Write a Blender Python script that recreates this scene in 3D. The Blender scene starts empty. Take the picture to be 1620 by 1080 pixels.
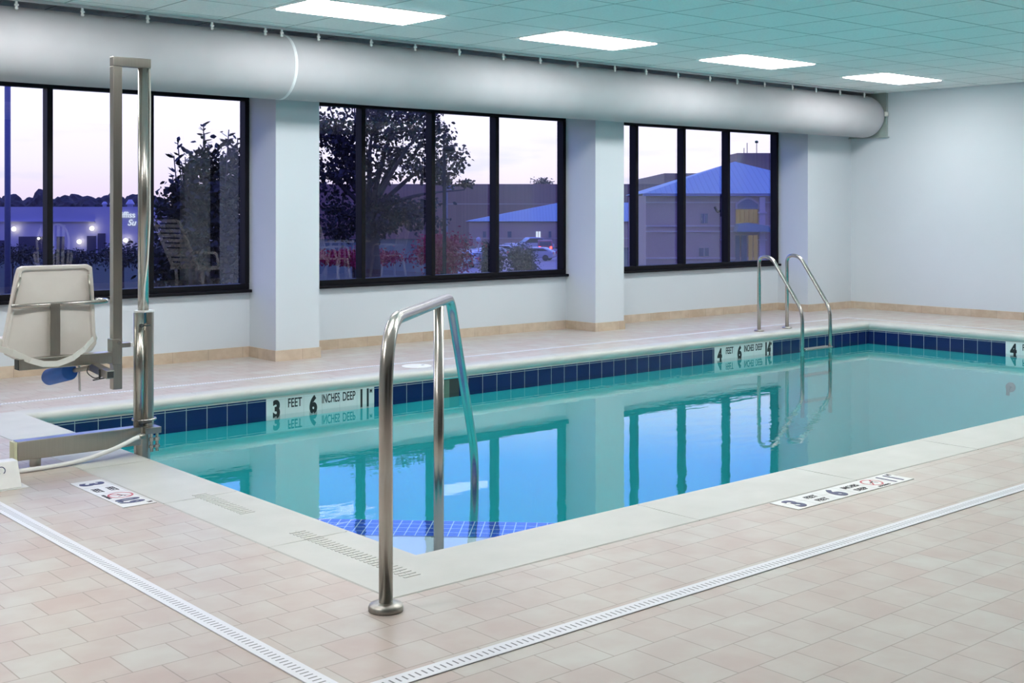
import bpy, bmesh, math, random
from mathutils import Vector, Matrix
R = math.radians
scene = bpy.context.scene
col = scene.collection
random.seed(7)

# ------------------------------------------------------------------ camera
F_PX, HY, YAW, EYE = 1937.0, 328.5, R(49.11), 1.32
cam_d = bpy.data.cameras.new('camera'); cam = bpy.data.objects.new('camera', cam_d); col.objects.link(cam)
cam_d.sensor_width = 36; cam_d.lens = 36 * F_PX / 1620; cam_d.shift_y = -(540 - HY) / 1620
cam_d.clip_end = 2000; cam_d.clip_start = .05
cam.location = (0, 0, EYE); cam.rotation_euler = (R(90), 0, YAW - R(90))
scene.camera = cam
CY, SY = math.cos(YAW), math.sin(YAW)
def at(px, py, d):
    """world point seen at pixel px,py at forward distance d (used to lay out the town outside)"""
    l = (px - 810) / F_PX * d
    return Vector((d * CY + l * SY, d * SY - l * CY, EYE - (py - HY) / F_PX * d))

# ------------------------------------------------------------------ materials
def new_mat(name):
    m = bpy.data.materials.new(name); m.use_nodes = True
    nt = m.node_tree; b = nt.nodes['Principled BSDF']
    return m, nt, b
def noise_mat(name, c1, c2, rough=.5, metal=0, scale=8, detail=4, bump=0, spec=.5, stretch=None, coat=0):
    m, nt, b = new_mat(name)
    tc = nt.nodes.new('ShaderNodeTexCoord'); n = nt.nodes.new('ShaderNodeTexNoise')
    n.inputs['Scale'].default_value = scale; n.inputs['Detail'].default_value = detail
    src = tc.outputs['Object']
    if stretch:
        mp = nt.nodes.new('ShaderNodeMapping'); mp.inputs['Scale'].default_value = stretch
        nt.links.new(src, mp.inputs[0]); src = mp.outputs[0]
    nt.links.new(src, n.inputs['Vector'])
    r = nt.nodes.new('ShaderNodeValToRGB')
    r.color_ramp.elements[0].color = (*c1, 1); r.color_ramp.elements[1].color = (*c2, 1)
    r.color_ramp.elements[0].position = .3; r.color_ramp.elements[1].position = .7
    nt.links.new(n.outputs['Fac'], r.inputs[0]); nt.links.new(r.outputs[0], b.inputs['Base Color'])
    b.inputs['Roughness'].default_value = rough; b.inputs['Metallic'].default_value = metal
    b.inputs['Specular IOR Level'].default_value = spec; b.inputs['Coat Weight'].default_value = coat
    if bump:
        bp = nt.nodes.new('ShaderNodeBump'); bp.inputs['Strength'].default_value = bump; bp.inputs['Distance'].default_value = .01
        nt.links.new(n.outputs['Fac'], bp.inputs['Height']); nt.links.new(bp.outputs[0], b.inputs['Normal'])
    return m
def flat(name, c, rough=.5, metal=0, spec=.5):
    return noise_mat(name, tuple(x * .95 for x in c), tuple(min(1, x * 1.04) for x in c), rough, metal, 14, 2, 0, spec)
def emit_mat(name, c, s):
    m = bpy.data.materials.new(name); m.use_nodes = True; nt = m.node_tree
    nt.nodes.remove(nt.nodes['Principled BSDF']); e = nt.nodes.new('ShaderNodeEmission')
    e.inputs[0].default_value = (*c, 1); e.inputs[1].default_value = s
    nt.links.new(e.outputs[0], nt.nodes['Material Output'].inputs[0]); return m
def brick_mat(name, c1, c2, mortar, bw, rh, mort, rough=.4, coord='UV', loc=(0, 0, 0), offset=.5, mottle=None, bump=.3, spec=.5, freq=2, smooth=.1):
    m, nt, b = new_mat(name)
    tc = nt.nodes.new('ShaderNodeTexCoord'); mp = nt.nodes.new('ShaderNodeMapping')
    mp.inputs['Location'].default_value = loc
    br = nt.nodes.new('ShaderNodeTexBrick')
    br.inputs['Scale'].default_value = 1; br.inputs['Brick Width'].default_value = bw; br.inputs['Row Height'].default_value = rh
    br.inputs['Mortar Size'].default_value = mort; br.inputs['Mortar Smooth'].default_value = smooth; br.offset = offset; br.offset_frequency = freq
    br.inputs['Color1'].default_value = (*c1, 1); br.inputs['Color2'].default_value = (*c2, 1); br.inputs['Mortar'].default_value = (*mortar, 1)
    nt.links.new(tc.outputs[coord], mp.inputs[0]); nt.links.new(mp.outputs[0], br.inputs['Vector'])
    out = br.outputs['Color']
    if mottle:
        n = nt.nodes.new('ShaderNodeTexNoise'); n.inputs['Scale'].default_value = mottle[0]; n.inputs['Detail'].default_value = 4
        nt.links.new(tc.outputs['Object'], n.inputs['Vector'])
        r = nt.nodes.new('ShaderNodeValToRGB'); r.color_ramp.elements[0].position = .38; r.color_ramp.elements[1].position = .66
        r.color_ramp.elements[0].color = (*mottle[1], 1); r.color_ramp.elements[1].color = (*mottle[2], 1)
        nt.links.new(n.outputs['Fac'], r.inputs[0])
        mx = nt.nodes.new('ShaderNodeMix'); mx.data_type = 'RGBA'; mx.blend_type = 'MULTIPLY'; mx.inputs['Factor'].default_value = 1
        nt.links.new(out, mx.inputs['A']); nt.links.new(r.outputs[0], mx.inputs['B']); out = mx.outputs['Result']
    nt.links.new(out, b.inputs['Base Color'])
    b.inputs['Roughness'].default_value = rough; b.inputs['Specular IOR Level'].default_value = spec
    if bump:
        bp = nt.nodes.new('ShaderNodeBump'); bp.invert = True; bp.inputs['Strength'].default_value = bump; bp.inputs['Distance'].default_value = .002
        nt.links.new(br.outputs['Fac'], bp.inputs['Height']); nt.links.new(bp.outputs[0], b.inputs['Normal'])
    return m

M = {}
M['wall'] = noise_mat('painted wall', (.565, .615, .665), (.585, .635, .685), .55, 0, 1.2, 3, .02)
M['paver'] = brick_mat('stone pavers', (.472, .415, .378), (.490, .480, .444), (.315, .28, .245), .173, .1615, .0022, .42, 'Object', (-.166, -.106, 0), .5,
                       (6, (.92, .85, .83), (1, 1, .98)), .25)
M['ceil'] = brick_mat('ceiling tiles', (.91, .925, .92), (.93, .94, .935), (.42, .46, .46), .605, .605, .008, .8, 'Object', (-5.76 + 605 * .05, -7.42 + 605 * .05, 0), 0,
                      (60, (.93, .94, .94), (1, 1, 1)), .2, .2)
M['coping'] = noise_mat('cast coping stone', (.46, .47, .44), (.51, .515, .485), .5, 0, 5, 5, .08)
M['baset'] = brick_mat('tan base tile', (.52, .42, .32), (.60, .50, .40), (.38, .31, .25), .33, .5, .002, .35, 'UV', (0, .2, 0), 0, (9, (.85, .82, .8), (1, 1, 1)), .2)
M['tile'] = brick_mat('navy glazed tile', (.006, .016, .085), (.010, .022, .105), (.42, .47, .50), .158, .30, .0022, .14, 'UV', (0, .1, 0), 0, None, .3)
M['nosing'] = brick_mat('cobalt step tile', (.012, .022, .36), (.016, .03, .42), (.60, .64, .74), .056, .0775, .0026, .2, 'UV', (0, 0, 0), 0, None, .2)
M['signtile'] = brick_mat('white glazed tile', (.70, .74, .73), (.72, .76, .75), (.52, .56, .55), .159, .30, .0012, .2, 'UV', (0, .1, 0), 0, None, .2)
M['deckmark'] = brick_mat('white deck marker tile', (.66, .67, .66), (.68, .69, .68), (.42, .42, .40), .155, .31, .002, .4, 'UV', (0, .1, 0), 0, None, .1)
M['plaster'] = noise_mat('white pool plaster', (.50, .49, .56), (.55, .54, .61), .7, 0, 2, 3)
M['aqua'] = noise_mat('aqua painted basin', (.045, .70, .725), (.06, .75, .775), .7, 0, 2, 3)
M['steel'] = noise_mat('brushed stainless steel', (.42, .395, .35), (.455, .43, .385), .28, 1, 5, 4, 0, .5, (60, 60, 1))
M['chrome'] = noise_mat('polished tube steel', (.43, .41, .375), (.50, .48, .45), .26, 1, 6, 2, 0, .5)
M['castiron'] = noise_mat('cast steel flange', (.34, .32, .29), (.48, .46, .43), .42, 1, 30, 4, .2)
M['frame'] = flat('black window aluminium', (.006, .006, .009), .5, 0, .12)
M['fabric'] = noise_mat('grey duct fabric', (.43, .43, .455), (.465, .465, .49), .8, 0, 3, 3, .02, .2)
M['zip'] = flat('pale seam tape', (.74, .76, .78), .6)
M['metalpale'] = flat('galvanised sheet', (.36, .42, .40), .5, .2)
M['white'] = flat('white plastic', (.78, .79, .77), .4)
M['seatw'] = noise_mat('moulded cream plastic', (.68, .645, .60), (.74, .71, .665), .42, 0, 6, 3)
M['belt'] = flat('white webbing', (.70, .71, .66), .7)
M['blue'] = flat('blue foam', (.022, .13, .50), .6)
M['black'] = flat('black ink', (.012, .013, .016), .5)
M['navyink'] = flat('navy ink', (.03, .035, .11), .5)
M['red'] = flat('red ink', (.45, .06, .08), .5)
M['cap'] = flat('yellowed end cap', (.62, .62, .42), .5)
M['resin'] = flat('white garden resin', (.80, .76, .74), .35)
M['tooldark'] = flat('dark slot', (.03, .035, .035), .6)
M['brass'] = noise_mat('sprinkler metal', (.25, .25, .24), (.4, .4, .38), .4, 1, 20, 2)
M['lens'] = emit_mat('lit lamp lens', (1, .985, .965), 17.0)
M['lampframe'] = flat('white lamp trim', (.75, .77, .76), .5)
# drain grate: white channel cover with a row of slots
def drain_mat(name, axis):
    m, nt, b = new_mat(name)
    tc = nt.nodes.new('ShaderNodeTexCoord'); sp = nt.nodes.new('ShaderNodeSeparateXYZ'); nt.links.new(tc.outputs['UV'], sp.inputs[0])
    def math_(op, a, v=None, c=None):
        n = nt.nodes.new('ShaderNodeMath'); n.operation = op; nt.links.new(a, n.inputs[0])
        if v is not None: n.inputs[1].default_value = v
        if c is not None: nt.links.new(c, n.inputs[1])
        return n.outputs[0]
    f = math_('FRACT', math_('MULTIPLY', sp.outputs[0], 1 / .0225))
    s1 = math_('LESS_THAN', f, .26)
    v = math_('ABSOLUTE', math_('SUBTRACT', sp.outputs[1], .5))
    s2 = math_('LESS_THAN', v, .22)
    k = math_('MULTIPLY', s1, None, s2)
    mx = nt.nodes.new('ShaderNodeMix'); mx.data_type = 'RGBA'
    mx.inputs['A'].default_value = (.67, .685, .72, 1); mx.inputs['B'].default_value = (.12, .13, .14, 1)
    nt.links.new(k, mx.inputs['Factor']); nt.links.new(mx.outputs['Result'], b.inputs['Base Color'])
    b.inputs['Roughness'].default_value = .4
    return m
M['drain'] = drain_mat('slotted drain cover', 0)
# symmetric Schlick reflectance for thin panes and the water skin
def schlick(nt, f0, power=5, normal=None):
    lw = nt.nodes.new('ShaderNodeLayerWeight'); lw.inputs['Blend'].default_value = .5
    if normal is not None: nt.links.new(normal, lw.inputs['Normal'])
    pw = nt.nodes.new('ShaderNodeMath'); pw.operation = 'POWER'; pw.inputs[1].default_value = power; nt.links.new(lw.outputs['Facing'], pw.inputs[0])
    mr = nt.nodes.new('ShaderNodeMapRange'); mr.inputs[3].default_value = f0; mr.inputs[4].default_value = 1; nt.links.new(pw.outputs[0], mr.inputs[0])
    return mr.outputs[0]
# glass
def glass_mat():
    m = bpy.data.materials.new('window glass'); m.use_nodes = True; nt = m.node_tree
    nt.nodes.remove(nt.nodes['Principled BSDF'])
    tr = nt.nodes.new('ShaderNodeBsdfTransparent'); tr.inputs[0].default_value = (.90, .90, .95, 1)
    gl = nt.nodes.new('ShaderNodeBsdfGlossy'); gl.inputs['Roughness'].default_value = 0; gl.inputs[0].default_value = (.95, .95, 1, 1)
    fr = schlick(nt, .15)
    mx = nt.nodes.new('ShaderNodeMixShader')
    nt.links.new(fr, mx.inputs[0]); nt.links.new(tr.outputs[0], mx.inputs[1]); nt.links.new(gl.outputs[0], mx.inputs[2])
    nt.links.new(mx.outputs[0], nt.nodes['Material Output'].inputs[0]); return m
M['glass'] = glass_mat()
def water_mat():
    m = bpy.data.materials.new('pool water'); m.use_nodes = True; nt = m.node_tree
    nt.nodes.remove(nt.nodes['Principled BSDF'])
    tr = nt.nodes.new('ShaderNodeBsdfTransparent')
    gl = nt.nodes.new('ShaderNodeBsdfGlossy'); gl.inputs['Roughness'].default_value = .008
    fr = schlick(nt, .022, 3.75)
    tc = nt.nodes.new('ShaderNodeTexCoord'); mp = nt.nodes.new('ShaderNodeMapping'); mp.inputs['Rotation'].default_value = (0, 0, R(41)); mp.inputs['Scale'].default_value = (1, 2.2, 1)
    n1 = nt.nodes.new('ShaderNodeTexNoise'); n1.inputs['Scale'].default_value = 3.2; n1.inputs['Detail'].default_value = 3
    n2 = nt.nodes.new('ShaderNodeTexNoise'); n2.inputs['Scale'].default_value = .45; n2.inputs['Detail'].default_value = 1
    rp = nt.nodes.new('ShaderNodeMapRange'); rp.inputs[1].default_value = .45; rp.inputs[2].default_value = .75; rp.inputs[3].default_value = .15; rp.inputs[4].default_value = 1
    mu = nt.nodes.new('ShaderNodeMath'); mu.operation = 'MULTIPLY'
    bp = nt.nodes.new('ShaderNodeBump'); bp.inputs['Strength'].default_value = .075; bp.inputs['Distance'].default_value = .03
    nt.links.new(tc.outputs['Object'], mp.inputs[0]); nt.links.new(mp.outputs[0], n1.inputs['Vector']); nt.links.new(tc.outputs['Object'], n2.inputs['Vector'])
    nt.links.new(n2.outputs['Fac'], rp.inputs[0]); nt.links.new(n1.outputs['Fac'], mu.inputs[0]); nt.links.new(rp.outputs[0], mu.inputs[1])
    nt.links.new(mu.outputs[0], bp.inputs['Height']); nt.links.new(bp.outputs[0], gl.inputs['Normal'])
    mx = nt.nodes.new('ShaderNodeMixShader')
    nt.links.new(fr, mx.inputs[0]); nt.links.new(tr.outputs[0], mx.inputs[1]); nt.links.new(gl.outputs[0], mx.inputs[2])
    nt.links.new(mx.outputs[0], nt.nodes['Material Output'].inputs['Surface'])
    ab = nt.nodes.new('ShaderNodeVolumeAbsorption'); ab.inputs['Color'].default_value = (.0, .955, .97, 1); ab.inputs['Density'].default_value = .5
    sc = nt.nodes.new('ShaderNodeVolumeScatter'); sc.inputs['Color'].default_value = (.35, .98, .96, 1); sc.inputs['Density'].default_value = .10; sc.inputs['Anisotropy'].default_value = .2
    ad = nt.nodes.new('ShaderNodeAddShader'); nt.links.new(ab.outputs[0], ad.inputs[0]); nt.links.new(sc.outputs[0], ad.inputs[1])
    nt.links.new(ad.outputs[0], nt.nodes['Material Output'].inputs['Volume'])
    return m
M['water'] = water_mat()
# outside
M['grass'] = noise_mat('evening grass', (.012, .028, .008), (.022, .04, .012), .9, 0, .8, 6)
M['asphalt'] = noise_mat('asphalt', (.34, .29, .24), (.42, .36, .30), .8, 0, .4, 5)
M['brick'] = brick_mat('brown brick', (.24, .15, .105), (.29, .18, .125), (.25, .17, .13), .6, .2, .01, .85, 'Object', (0, 0, 0), .5, None, 0)
M['tanbrick'] = flat('tan brick', (.42, .30, .22), .85)
M['trimstone'] = flat('pale stone trim', (.50, .42, .36), .8)
def seam_mat(name, c):
    m, nt, b = new_mat(name)
    tc = nt.nodes.new('ShaderNodeTexCoord'); w = nt.nodes.new('ShaderNodeTexWave'); w.bands_direction = 'X'; w.wave_profile = 'SAW'
    w.inputs['Scale'].default_value = .7
    nt.links.new(tc.outputs['UV'], w.inputs['Vector'])
    r = nt.nodes.new('ShaderNodeValToRGB'); r.color_ramp.elements[0].color = (*[x * .72 for x in c], 1); r.color_ramp.elements[1].color = (*c, 1)
    r.color_ramp.elements[0].position = .0; r.color_ramp.elements[1].position = .25
    nt.links.new(w.outputs['Fac'], r.inputs[0]); nt.links.new(r.outputs[0], b.inputs['Base Color']); b.inputs['Roughness'].default_value = .45
    return m
M['blueroof'] = seam_mat('blue standing seam metal', (.23, .40, .38))
M['storewhite'] = noise_mat('white store panels', (.46, .46, .46), (.50, .50, .50), .6, 0, .2, 2)
M['storedark'] = flat('dark shop glazing', (.05, .05, .07), .3)
M['signwhite'] = emit_mat('lit sign letters', (.75, .85, 1), .9)
M['bulb'] = emit_mat('lit globe', (1, .92, .78), 9)
M['warmwin'] = emit_mat('lit warm window', (.85, .62, .30), .13)
M['coolwin'] = flat('dusk window pane', (.05, .08, .13), .15)
M['leaf'] = noise_mat('dark broad leaf', (.012, .016, .010), (.022, .028, .016), .6, 0, 2, 2)
M['leaf2'] = noise_mat('maple leaf', (.018, .016, .014), (.03, .027, .022), .7, 0, 2, 2)
M['crimson'] = noise_mat('crimson leaf', (.30, .004, .028), (.40, .006, .04), .7, 0, 2, 2)
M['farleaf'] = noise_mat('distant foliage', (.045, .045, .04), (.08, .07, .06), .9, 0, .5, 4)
M['bark'] = noise_mat('bark', (.04, .033, .03), (.07, .06, .05), .9, 0, 6, 4)
M['lampdark'] = flat('dark painted pole', (.012, .012, .018), .8, 0, .1)
M['polegrey'] = flat('grey painted pole', (.16, .18, .22), .5)
M['tyre'] = flat('tyre rubber', (.02, .02, .02), .8)
M['carglass'] = flat('car glass', (.02, .025, .03), .1)
M['tail'] = emit_mat('lit tail lamp', (1, .06, .05), 5)

# ------------------------------------------------------------------ mesh helpers
def uv_set(f, uvl, uvs):
    for lp, uv in zip(f.loops, uvs): lp[uvl].uv = uv
def obj(name, bm, m, parent=None, smooth=False, bevel=0, recalc=True):
    me = bpy.data.meshes.new(name)
    if recalc: bmesh.ops.recalc_face_normals(bm, faces=bm.faces)
    bm.to_mesh(me); bm.free()
    for mm in (m if isinstance(m, (list, tuple)) else [m]): me.materials.append(mm)
    if smooth:
        for p in me.polygons: p.use_smooth = True
    o = bpy.data.objects.new(name, me); col.objects.link(o)
    if parent is not None:
        o.parent = parent; o.matrix_parent_inverse = Matrix.Translation(-Vector(parent.location)) if parent.rotation_euler.z == 0 else parent.matrix_basis.inverted()
    if bevel:
        b = o.modifiers.new('bevel', 'BEVEL'); b.width = bevel; b.segments = 2; b.limit_method = 'ANGLE'; b.angle_limit = R(40)
        for p in me.polygons: p.use_smooth = True
        try:
            w = o.modifiers.new('wn', 'WEIGHTED_NORMAL'); w.keep_sharp = True
        except Exception: pass
    return o
def tag(o, label, cat, group=None):
    o['label'] = label; o['category'] = cat
    if group: o['group'] = group
    return o
def struct(o): o['kind'] = 'structure'; return o
def empty(name, loc, label, cat, group=None):
    o = bpy.data.objects.new(name, None); o.location = loc; col.objects.link(o); o.empty_display_size = .1
    return tag(o, label, cat, group)
def BM(): return bmesh.new()
def box(bm, a, b):
    """axis aligned box; UVs in metres along the face"""
    uvl = bm.loops.layers.uv.verify()
    (x0, y0, z0), (x1, y1, z1) = a, b
    v = [bm.verts.new(p) for p in ((x0, y0, z0), (x1, y0, z0), (x1, y1, z0), (x0, y1, z0), (x0, y0, z1), (x1, y0, z1), (x1, y1, z1), (x0, y1, z1))]
    for q in ((0, 3, 2, 1), (4, 5, 6, 7), (0, 1, 5, 4), (1, 2, 6, 5), (2, 3, 7, 6), (3, 0, 4, 7)):
        f = bm.faces.new([v[i] for i in q])
        n = f.normal if f.normal.length else None
        f.normal_update(); n = f.normal
        for lp in f.loops:
            c = lp.vert.co
            if abs(n.z) > .5: lp[uvl].uv = (c.x, c.y)
            elif abs(n.y) > .5: lp[uvl].uv = (c.x, c.z)
            else: lp[uvl].uv = (c.y, c.z)
    return v
def bar(bm, p0, p1, w, h, up=(0, 0, 1)):
    """rectangular bar from p0 to p1"""
    p0, p1 = Vector(p0), Vector(p1); d = (p1 - p0).normalized(); up = Vector(up)
    s = d.cross(up)
    if s.length < 1e-4: s = d.cross(Vector((1, 0, 0)))
    s.normalize(); u = s.cross(d)
    vs = []
    for p in (p0, p1):
        for a, b in ((-1, -1), (1, -1), (1, 1), (-1, 1)): vs.append(bm.verts.new(p + s * a * w / 2 + u * b * h / 2))
    for q in ((3, 2, 1, 0), (4, 5, 6, 7), (0, 1, 5, 4), (1, 2, 6, 5), (2, 3, 7, 6), (3, 0, 4, 7)): bm.faces.new([vs[i] for i in q])
def tube(bm, pts, r, n=16, closed=False, radii=None, cap=True):
    pts = [Vector(p) for p in pts]; rings = []; N = len(pts); prev = None
    for i, p in enumerate(pts):
        t = (pts[min(i + 1, N - 1)] - pts[max(i - 1, 0)]).normalized()
        if prev is None:
            a = Vector((0, 0, 1)) if abs(t.z) < .9 else Vector((1, 0, 0))
            s = t.cross(a).normalized()
        else:
            s = (prev - t * prev.dot(t)).normalized()
        prev = s; u = t.cross(s); rr = radii[i] if radii else r
        rings.append([bm.verts.new(p + (s * math.cos(2 * math.pi * k / n) + u * math.sin(2 * math.pi * k / n)) * rr) for k in range(n)])
    for a, b in zip(rings, rings[1:]):
        for k in range(n): bm.faces.new((a[k], a[(k + 1) % n], b[(k + 1) % n], b[k]))
    if cap:
        bm.faces.new(rings[0][::-1]); bm.faces.new(rings[-1])
def fillet(pts, rad, seg=8):
    """round the corners of a polyline; rad may be a list"""
    P = [Vector(p) for p in pts]; out = [P[0]]
    for i in range(1, len(P) - 1):
        r = rad[i - 1] if isinstance(rad, (list, tuple)) else rad
        a, b, c = P[i - 1], P[i], P[i + 1]; d1 = (a - b); d2 = (c - b)
        r = min(r, d1.length * .49, d2.length * .49)
        p, q = b + d1.normalized() * r, b + d2.normalized() * r
        for k in range(seg + 1):
            t = k / seg; out.append(p * (1 - t) ** 2 + b * 2 * t * (1 - t) + q * t * t)
    out.append(P[-1]); return out
def lathe(bm, prof, n=24, c=(0, 0, 0)):
    c = Vector(c); rings = []
    for r, z in prof:
        rings.append([bm.verts.new(c + Vector((r * math.cos(2 * math.pi * k / n), r * math.sin(2 * math.pi * k / n), z))) for k in range(n)])
    for a, b in zip(rings, rings[1:]):
        for k in range(n): bm.faces.new((a[k], a[(k + 1) % n], b[(k + 1) % n], b[k]))
    bm.faces.new(rings[0][::-1]); bm.faces.new(rings[-1])
def disc_x(bm, c, axis, r, t, n=20):
    a = Vector(axis).normalized(); tube(bm, [Vector(c) - a * t / 2, Vector(c) + a * t / 2], r, n)
def prism(bm, outline, axis_o, ax, ay, az, thick):
    """outline (2D) extruded along az by thick"""
    o = Vector(axis_o); ax, ay, az = Vector(ax), Vector(ay), Vector(az)
    a = [bm.verts.new(o + ax * x + ay * y) for x, y in outline]; b = [bm.verts.new(o + ax * x + ay * y + az * thick) for x, y in outline]
    bm.faces.new(a[::-1]); bm.faces.new(b); n = len(a)
    for i in range(n): bm.faces.new((a[i], a[(i + 1) % n], b[(i + 1) % n], b[i]))
def text(name, body, size, m, parent, loc, ax, ay, sx=1.0, bold=0, shear=0, depth=.0008):
    cu = bpy.data.curves.new(name, 'FONT'); cu.body = body; cu.size = size; cu.extrude = depth; cu.offset = bold; cu.shear = shear
    cu.align_x = 'CENTER'; cu.align_y = 'BOTTOM_BASELINE'; cu.resolution_u = 6
    t = bpy.data.objects.new('tmp', cu); col.objects.link(t)
    me = bpy.data.meshes.new_from_object(t.evaluated_get(bpy.context.evaluated_depsgraph_get()))
    bpy.data.objects.remove(t); bpy.data.curves.remove(cu)
    ax, ay = Vector(ax), Vector(ay); az = ax.cross(ay)
    mt = Matrix(((ax.x * sx, ay.x, az.x, loc[0]), (ax.y * sx, ay.y, az.y, loc[1]), (ax.z * sx, ay.z, az.z, loc[2]), (0, 0, 0, 1)))
    me.transform(mt); me.name = name; me.materials.clear(); me.materials.append(m)
    o = bpy.data.objects.new(name, me); col.objects.link(o)
    if parent is not None: o.parent = parent; o.matrix_parent_inverse = Matrix.Translation(-parent.matrix_world.translation) if parent.parent is None else (Matrix.Translation(-Vector(parent.parent.location)))
    return o
def sub(o, parent):
    """parent o to a part (whose own thing sits at parent.parent)"""
    o.parent = parent; return o          # parts keep an identity world matrix
def copy_tree(o, parent=None):
    c = o.copy(); col.objects.link(c)
    if parent is not None: c.parent = parent
    for ch in list(o.children): copy_tree(ch, c)
    return c

# ------------------------------------------------------------------ dimensions
U0, U1, V0, V1 = 2.80, 12.34, 3.79, 7.97          # pool nose
CO, CF = .405, .125                                          # coping width
UW, VW, VP, CZ = 13.95, 9.74, 9.28, 2.795          # right wall, window wall, pillar fronts, ceiling
UL, VB = -3.2, -1.4                                # unseen left and rear walls
WZ = -.213
BH = .092

# ------------------------------------------------------------------ room shell
bm = BM()
o = CO
for a, b in (((UL, VB), (UW, V0 - o)), ((UL, V1 + CF), (UW, VW)), ((UL, V0 - o), (U0 - o, V1 + CF)), ((U1 + CF, V0 - o), (UW, V1 + CF))):
    box(bm, (a[0], a[1], -.12), (b[0], b[1], 0))
struct(obj('floor', bm, M['paver']))
bm = BM(); box(bm, (UL, VB, CZ), (UW, VW + .12, CZ + .08)); struct(obj('ceiling', bm, M['ceil']))
bm = BM(); box(bm, (UW, VB, -.1), (UW + .12, VW + .12, CZ)); struct(obj('wall_right', bm, M['wall']))
bm = BM(); box(bm, (UL - .12, VB, -.1), (UL, VW + .12, CZ)); struct(obj('wall_left', bm, M['wall']))
bm = BM(); box(bm, (UL - .12, VB - .12, -.1), (UW + .12, VB, CZ))
struct(obj('wall_back', bm, flat('dark glazed partition', (.03, .03, .036), .4)))
for k_, (a_, b_) in enumerate(((10.1, 10.62), (2.0, 2.5))):
    bm = BM(); box(bm, (a_, VB, 0), (b_, VB + .18, CZ)); struct(obj('trim_%d' % (k_ + 1), bm, M['wall']))
WINS = ((1.93, 5.345), (5.79, 9.205), (9.65, 12.99))
ZS, ZT = .585, 2.31
bm = BM()
box(bm, (UL, VW, -.1), (UW, VW + .12, ZS)); box(bm, (UL, VW, ZT), (UW, VW + .12, CZ))
box(bm, (UL, VW, ZS), (WINS[0][0], VW + .12, ZT)); box(bm, (WINS[0][1], VW, ZS), (WINS[1][0], VW + .12, ZT)); box(bm, (WINS[1][1], VW, ZS), (WINS[2][0], VW + .12, ZT)); box(bm, (WINS[2][1], VW, ZS), (UW, VW + .12, ZT))
PIL = ((1.50, 1.925), (5.352, 5.786), (9.212, 9.647), (12.997, UW))
for a, b in PIL: box(bm, (a, VP, -.1), (b, VW + .02, CZ))
struct(obj('wall_window', bm, M['wall']))
# tan base tiles
bm = BM(); t = .011
xs = [UL] + [x for p in PIL for x in p]
for a, b in ((UL, 1.50), (1.925, 5.352), (5.786, 9.212), (9.647, 12.997)): box(bm, (a, VW - t, 0), (b, VW, BH))
for a, b in PIL:
    box(bm, (a - t, VP - t, 0), (b + (t if b < UW else 0), VP, BH)); box(bm, (a - t, VP, 0), (a, VW - t, BH))
    if b < UW: box(bm, (b, VP, 0), (b + t, VW - t, BH))
struct(obj('baseboard_window', bm, M['baset']))
bm = BM(); box(bm, (UW - t, VB, 0), (UW, VP - t, BH)); struct(obj('baseboard_right', bm, M['baset']))

# ------------------------------------------------------------------ windows
def window(i, u0, u1, mulls):
    w = bpy.data.objects.new('window_%d' % i, None); w.location = (u0, VW, ZS); col.objects.link(w); struct(w)
    D0, D1 = VW - .012, VW + .088
    bm = BM()
    box(bm, (u0, D0, 2.268), (u1, D1, ZT)); box(bm, (u0, D0, .598), (u1, D1, .648))
    box(bm, (u0, D0, .648), (u0 + .042, D1, 2.268)); box(bm, (u1 - .042, D0, .648), (u1, D1, 2.268))
    obj('frame', bm, M['frame'], w, bevel=.004)
    for x in mulls:
        bm = BM(); box(bm, (x - .023, D0 - .004, .648), (x + .023, D1, 2.268)); obj('mullion', bm, M['frame'], w, bevel=.004)
    bm = BM(); box(bm, (u0, VW - .055, .572), (u1 + .004, VW + .02, .598)); obj('sill', bm, M['frame'], w, bevel=.004)
    xs = [u0 + .042] + [y for x in mulls for y in (x - .023, x + .023)] + [u1 - .042]
    for k in range(0, len(xs), 2):
        bm = BM(); y = VW + .05
        v = [bm.verts.new(p) for p in ((xs[k], y, .648), (xs[k + 1], y, .648), (xs[k + 1], y, 2.268), (xs[k], y, 2.268))]
        bm.faces.new(v); obj('pane', bm, M['glass'], w, recalc=False)
window(1, *WINS[0], (2.755, 3.583, 4.428))
window(2, *WINS[1], (6.555, 7.388, 8.222))
window(3, *WINS[2], (10.33, 11.155, 11.985))

# ------------------------------------------------------------------ ceiling lights and sprinkler
def light_panel(u, v, label):
    L = empty('ceiling_light', (u, v, CZ), label, 'ceiling light', 'lit ceiling panels')
    bm = BM(); z0, z1 = CZ - .004, CZ
    for a, b in (((u - .605, v - .30), (u + .605, v - .275)), ((u - .605, v + .275), (u + .605, v + .30)), ((u - .605, v - .275), (u - .575, v + .275)), ((u + .575, v - .275), (u + .605, v + .275))):
        box(bm, (a[0], a[1], z0), (b[0], b[1], z1))
    obj('light_frame', bm, M['lampframe'], L)
    bm = BM(); box(bm, (u - .574, v - .274, CZ - .012), (u + .574, v + .274, CZ - .0005)); obj('lens', bm, M['lens'], L)
lv = 7.72
light_panel(5.19, lv, 'lit ceiling panel nearest the camera, largest of the row along the fabric duct')
light_panel(7.59, lv, 'lit ceiling panel over the middle window, second largest in the row')
light_panel(9.97, lv, 'lit ceiling panel third along the row from the nearest one')
light_panel(12.43, lv, 'lit ceiling panel farthest away, smallest, beside the right wall')
for u in (.35, 2.77): light_panel(u, lv, 'lit ceiling panel of the duct row, left of the picture')
for u in (.35, 2.77, 5.19, 7.59, 9.97, 12.43): light_panel(u, 4.0, 'unseen lit ceiling panel, one of a row added to light the near deck')  # unseen row, added to spread light evenly over pool and near deck
sp_ = at(1460, 137, 15.4); sp_.z = CZ
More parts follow.
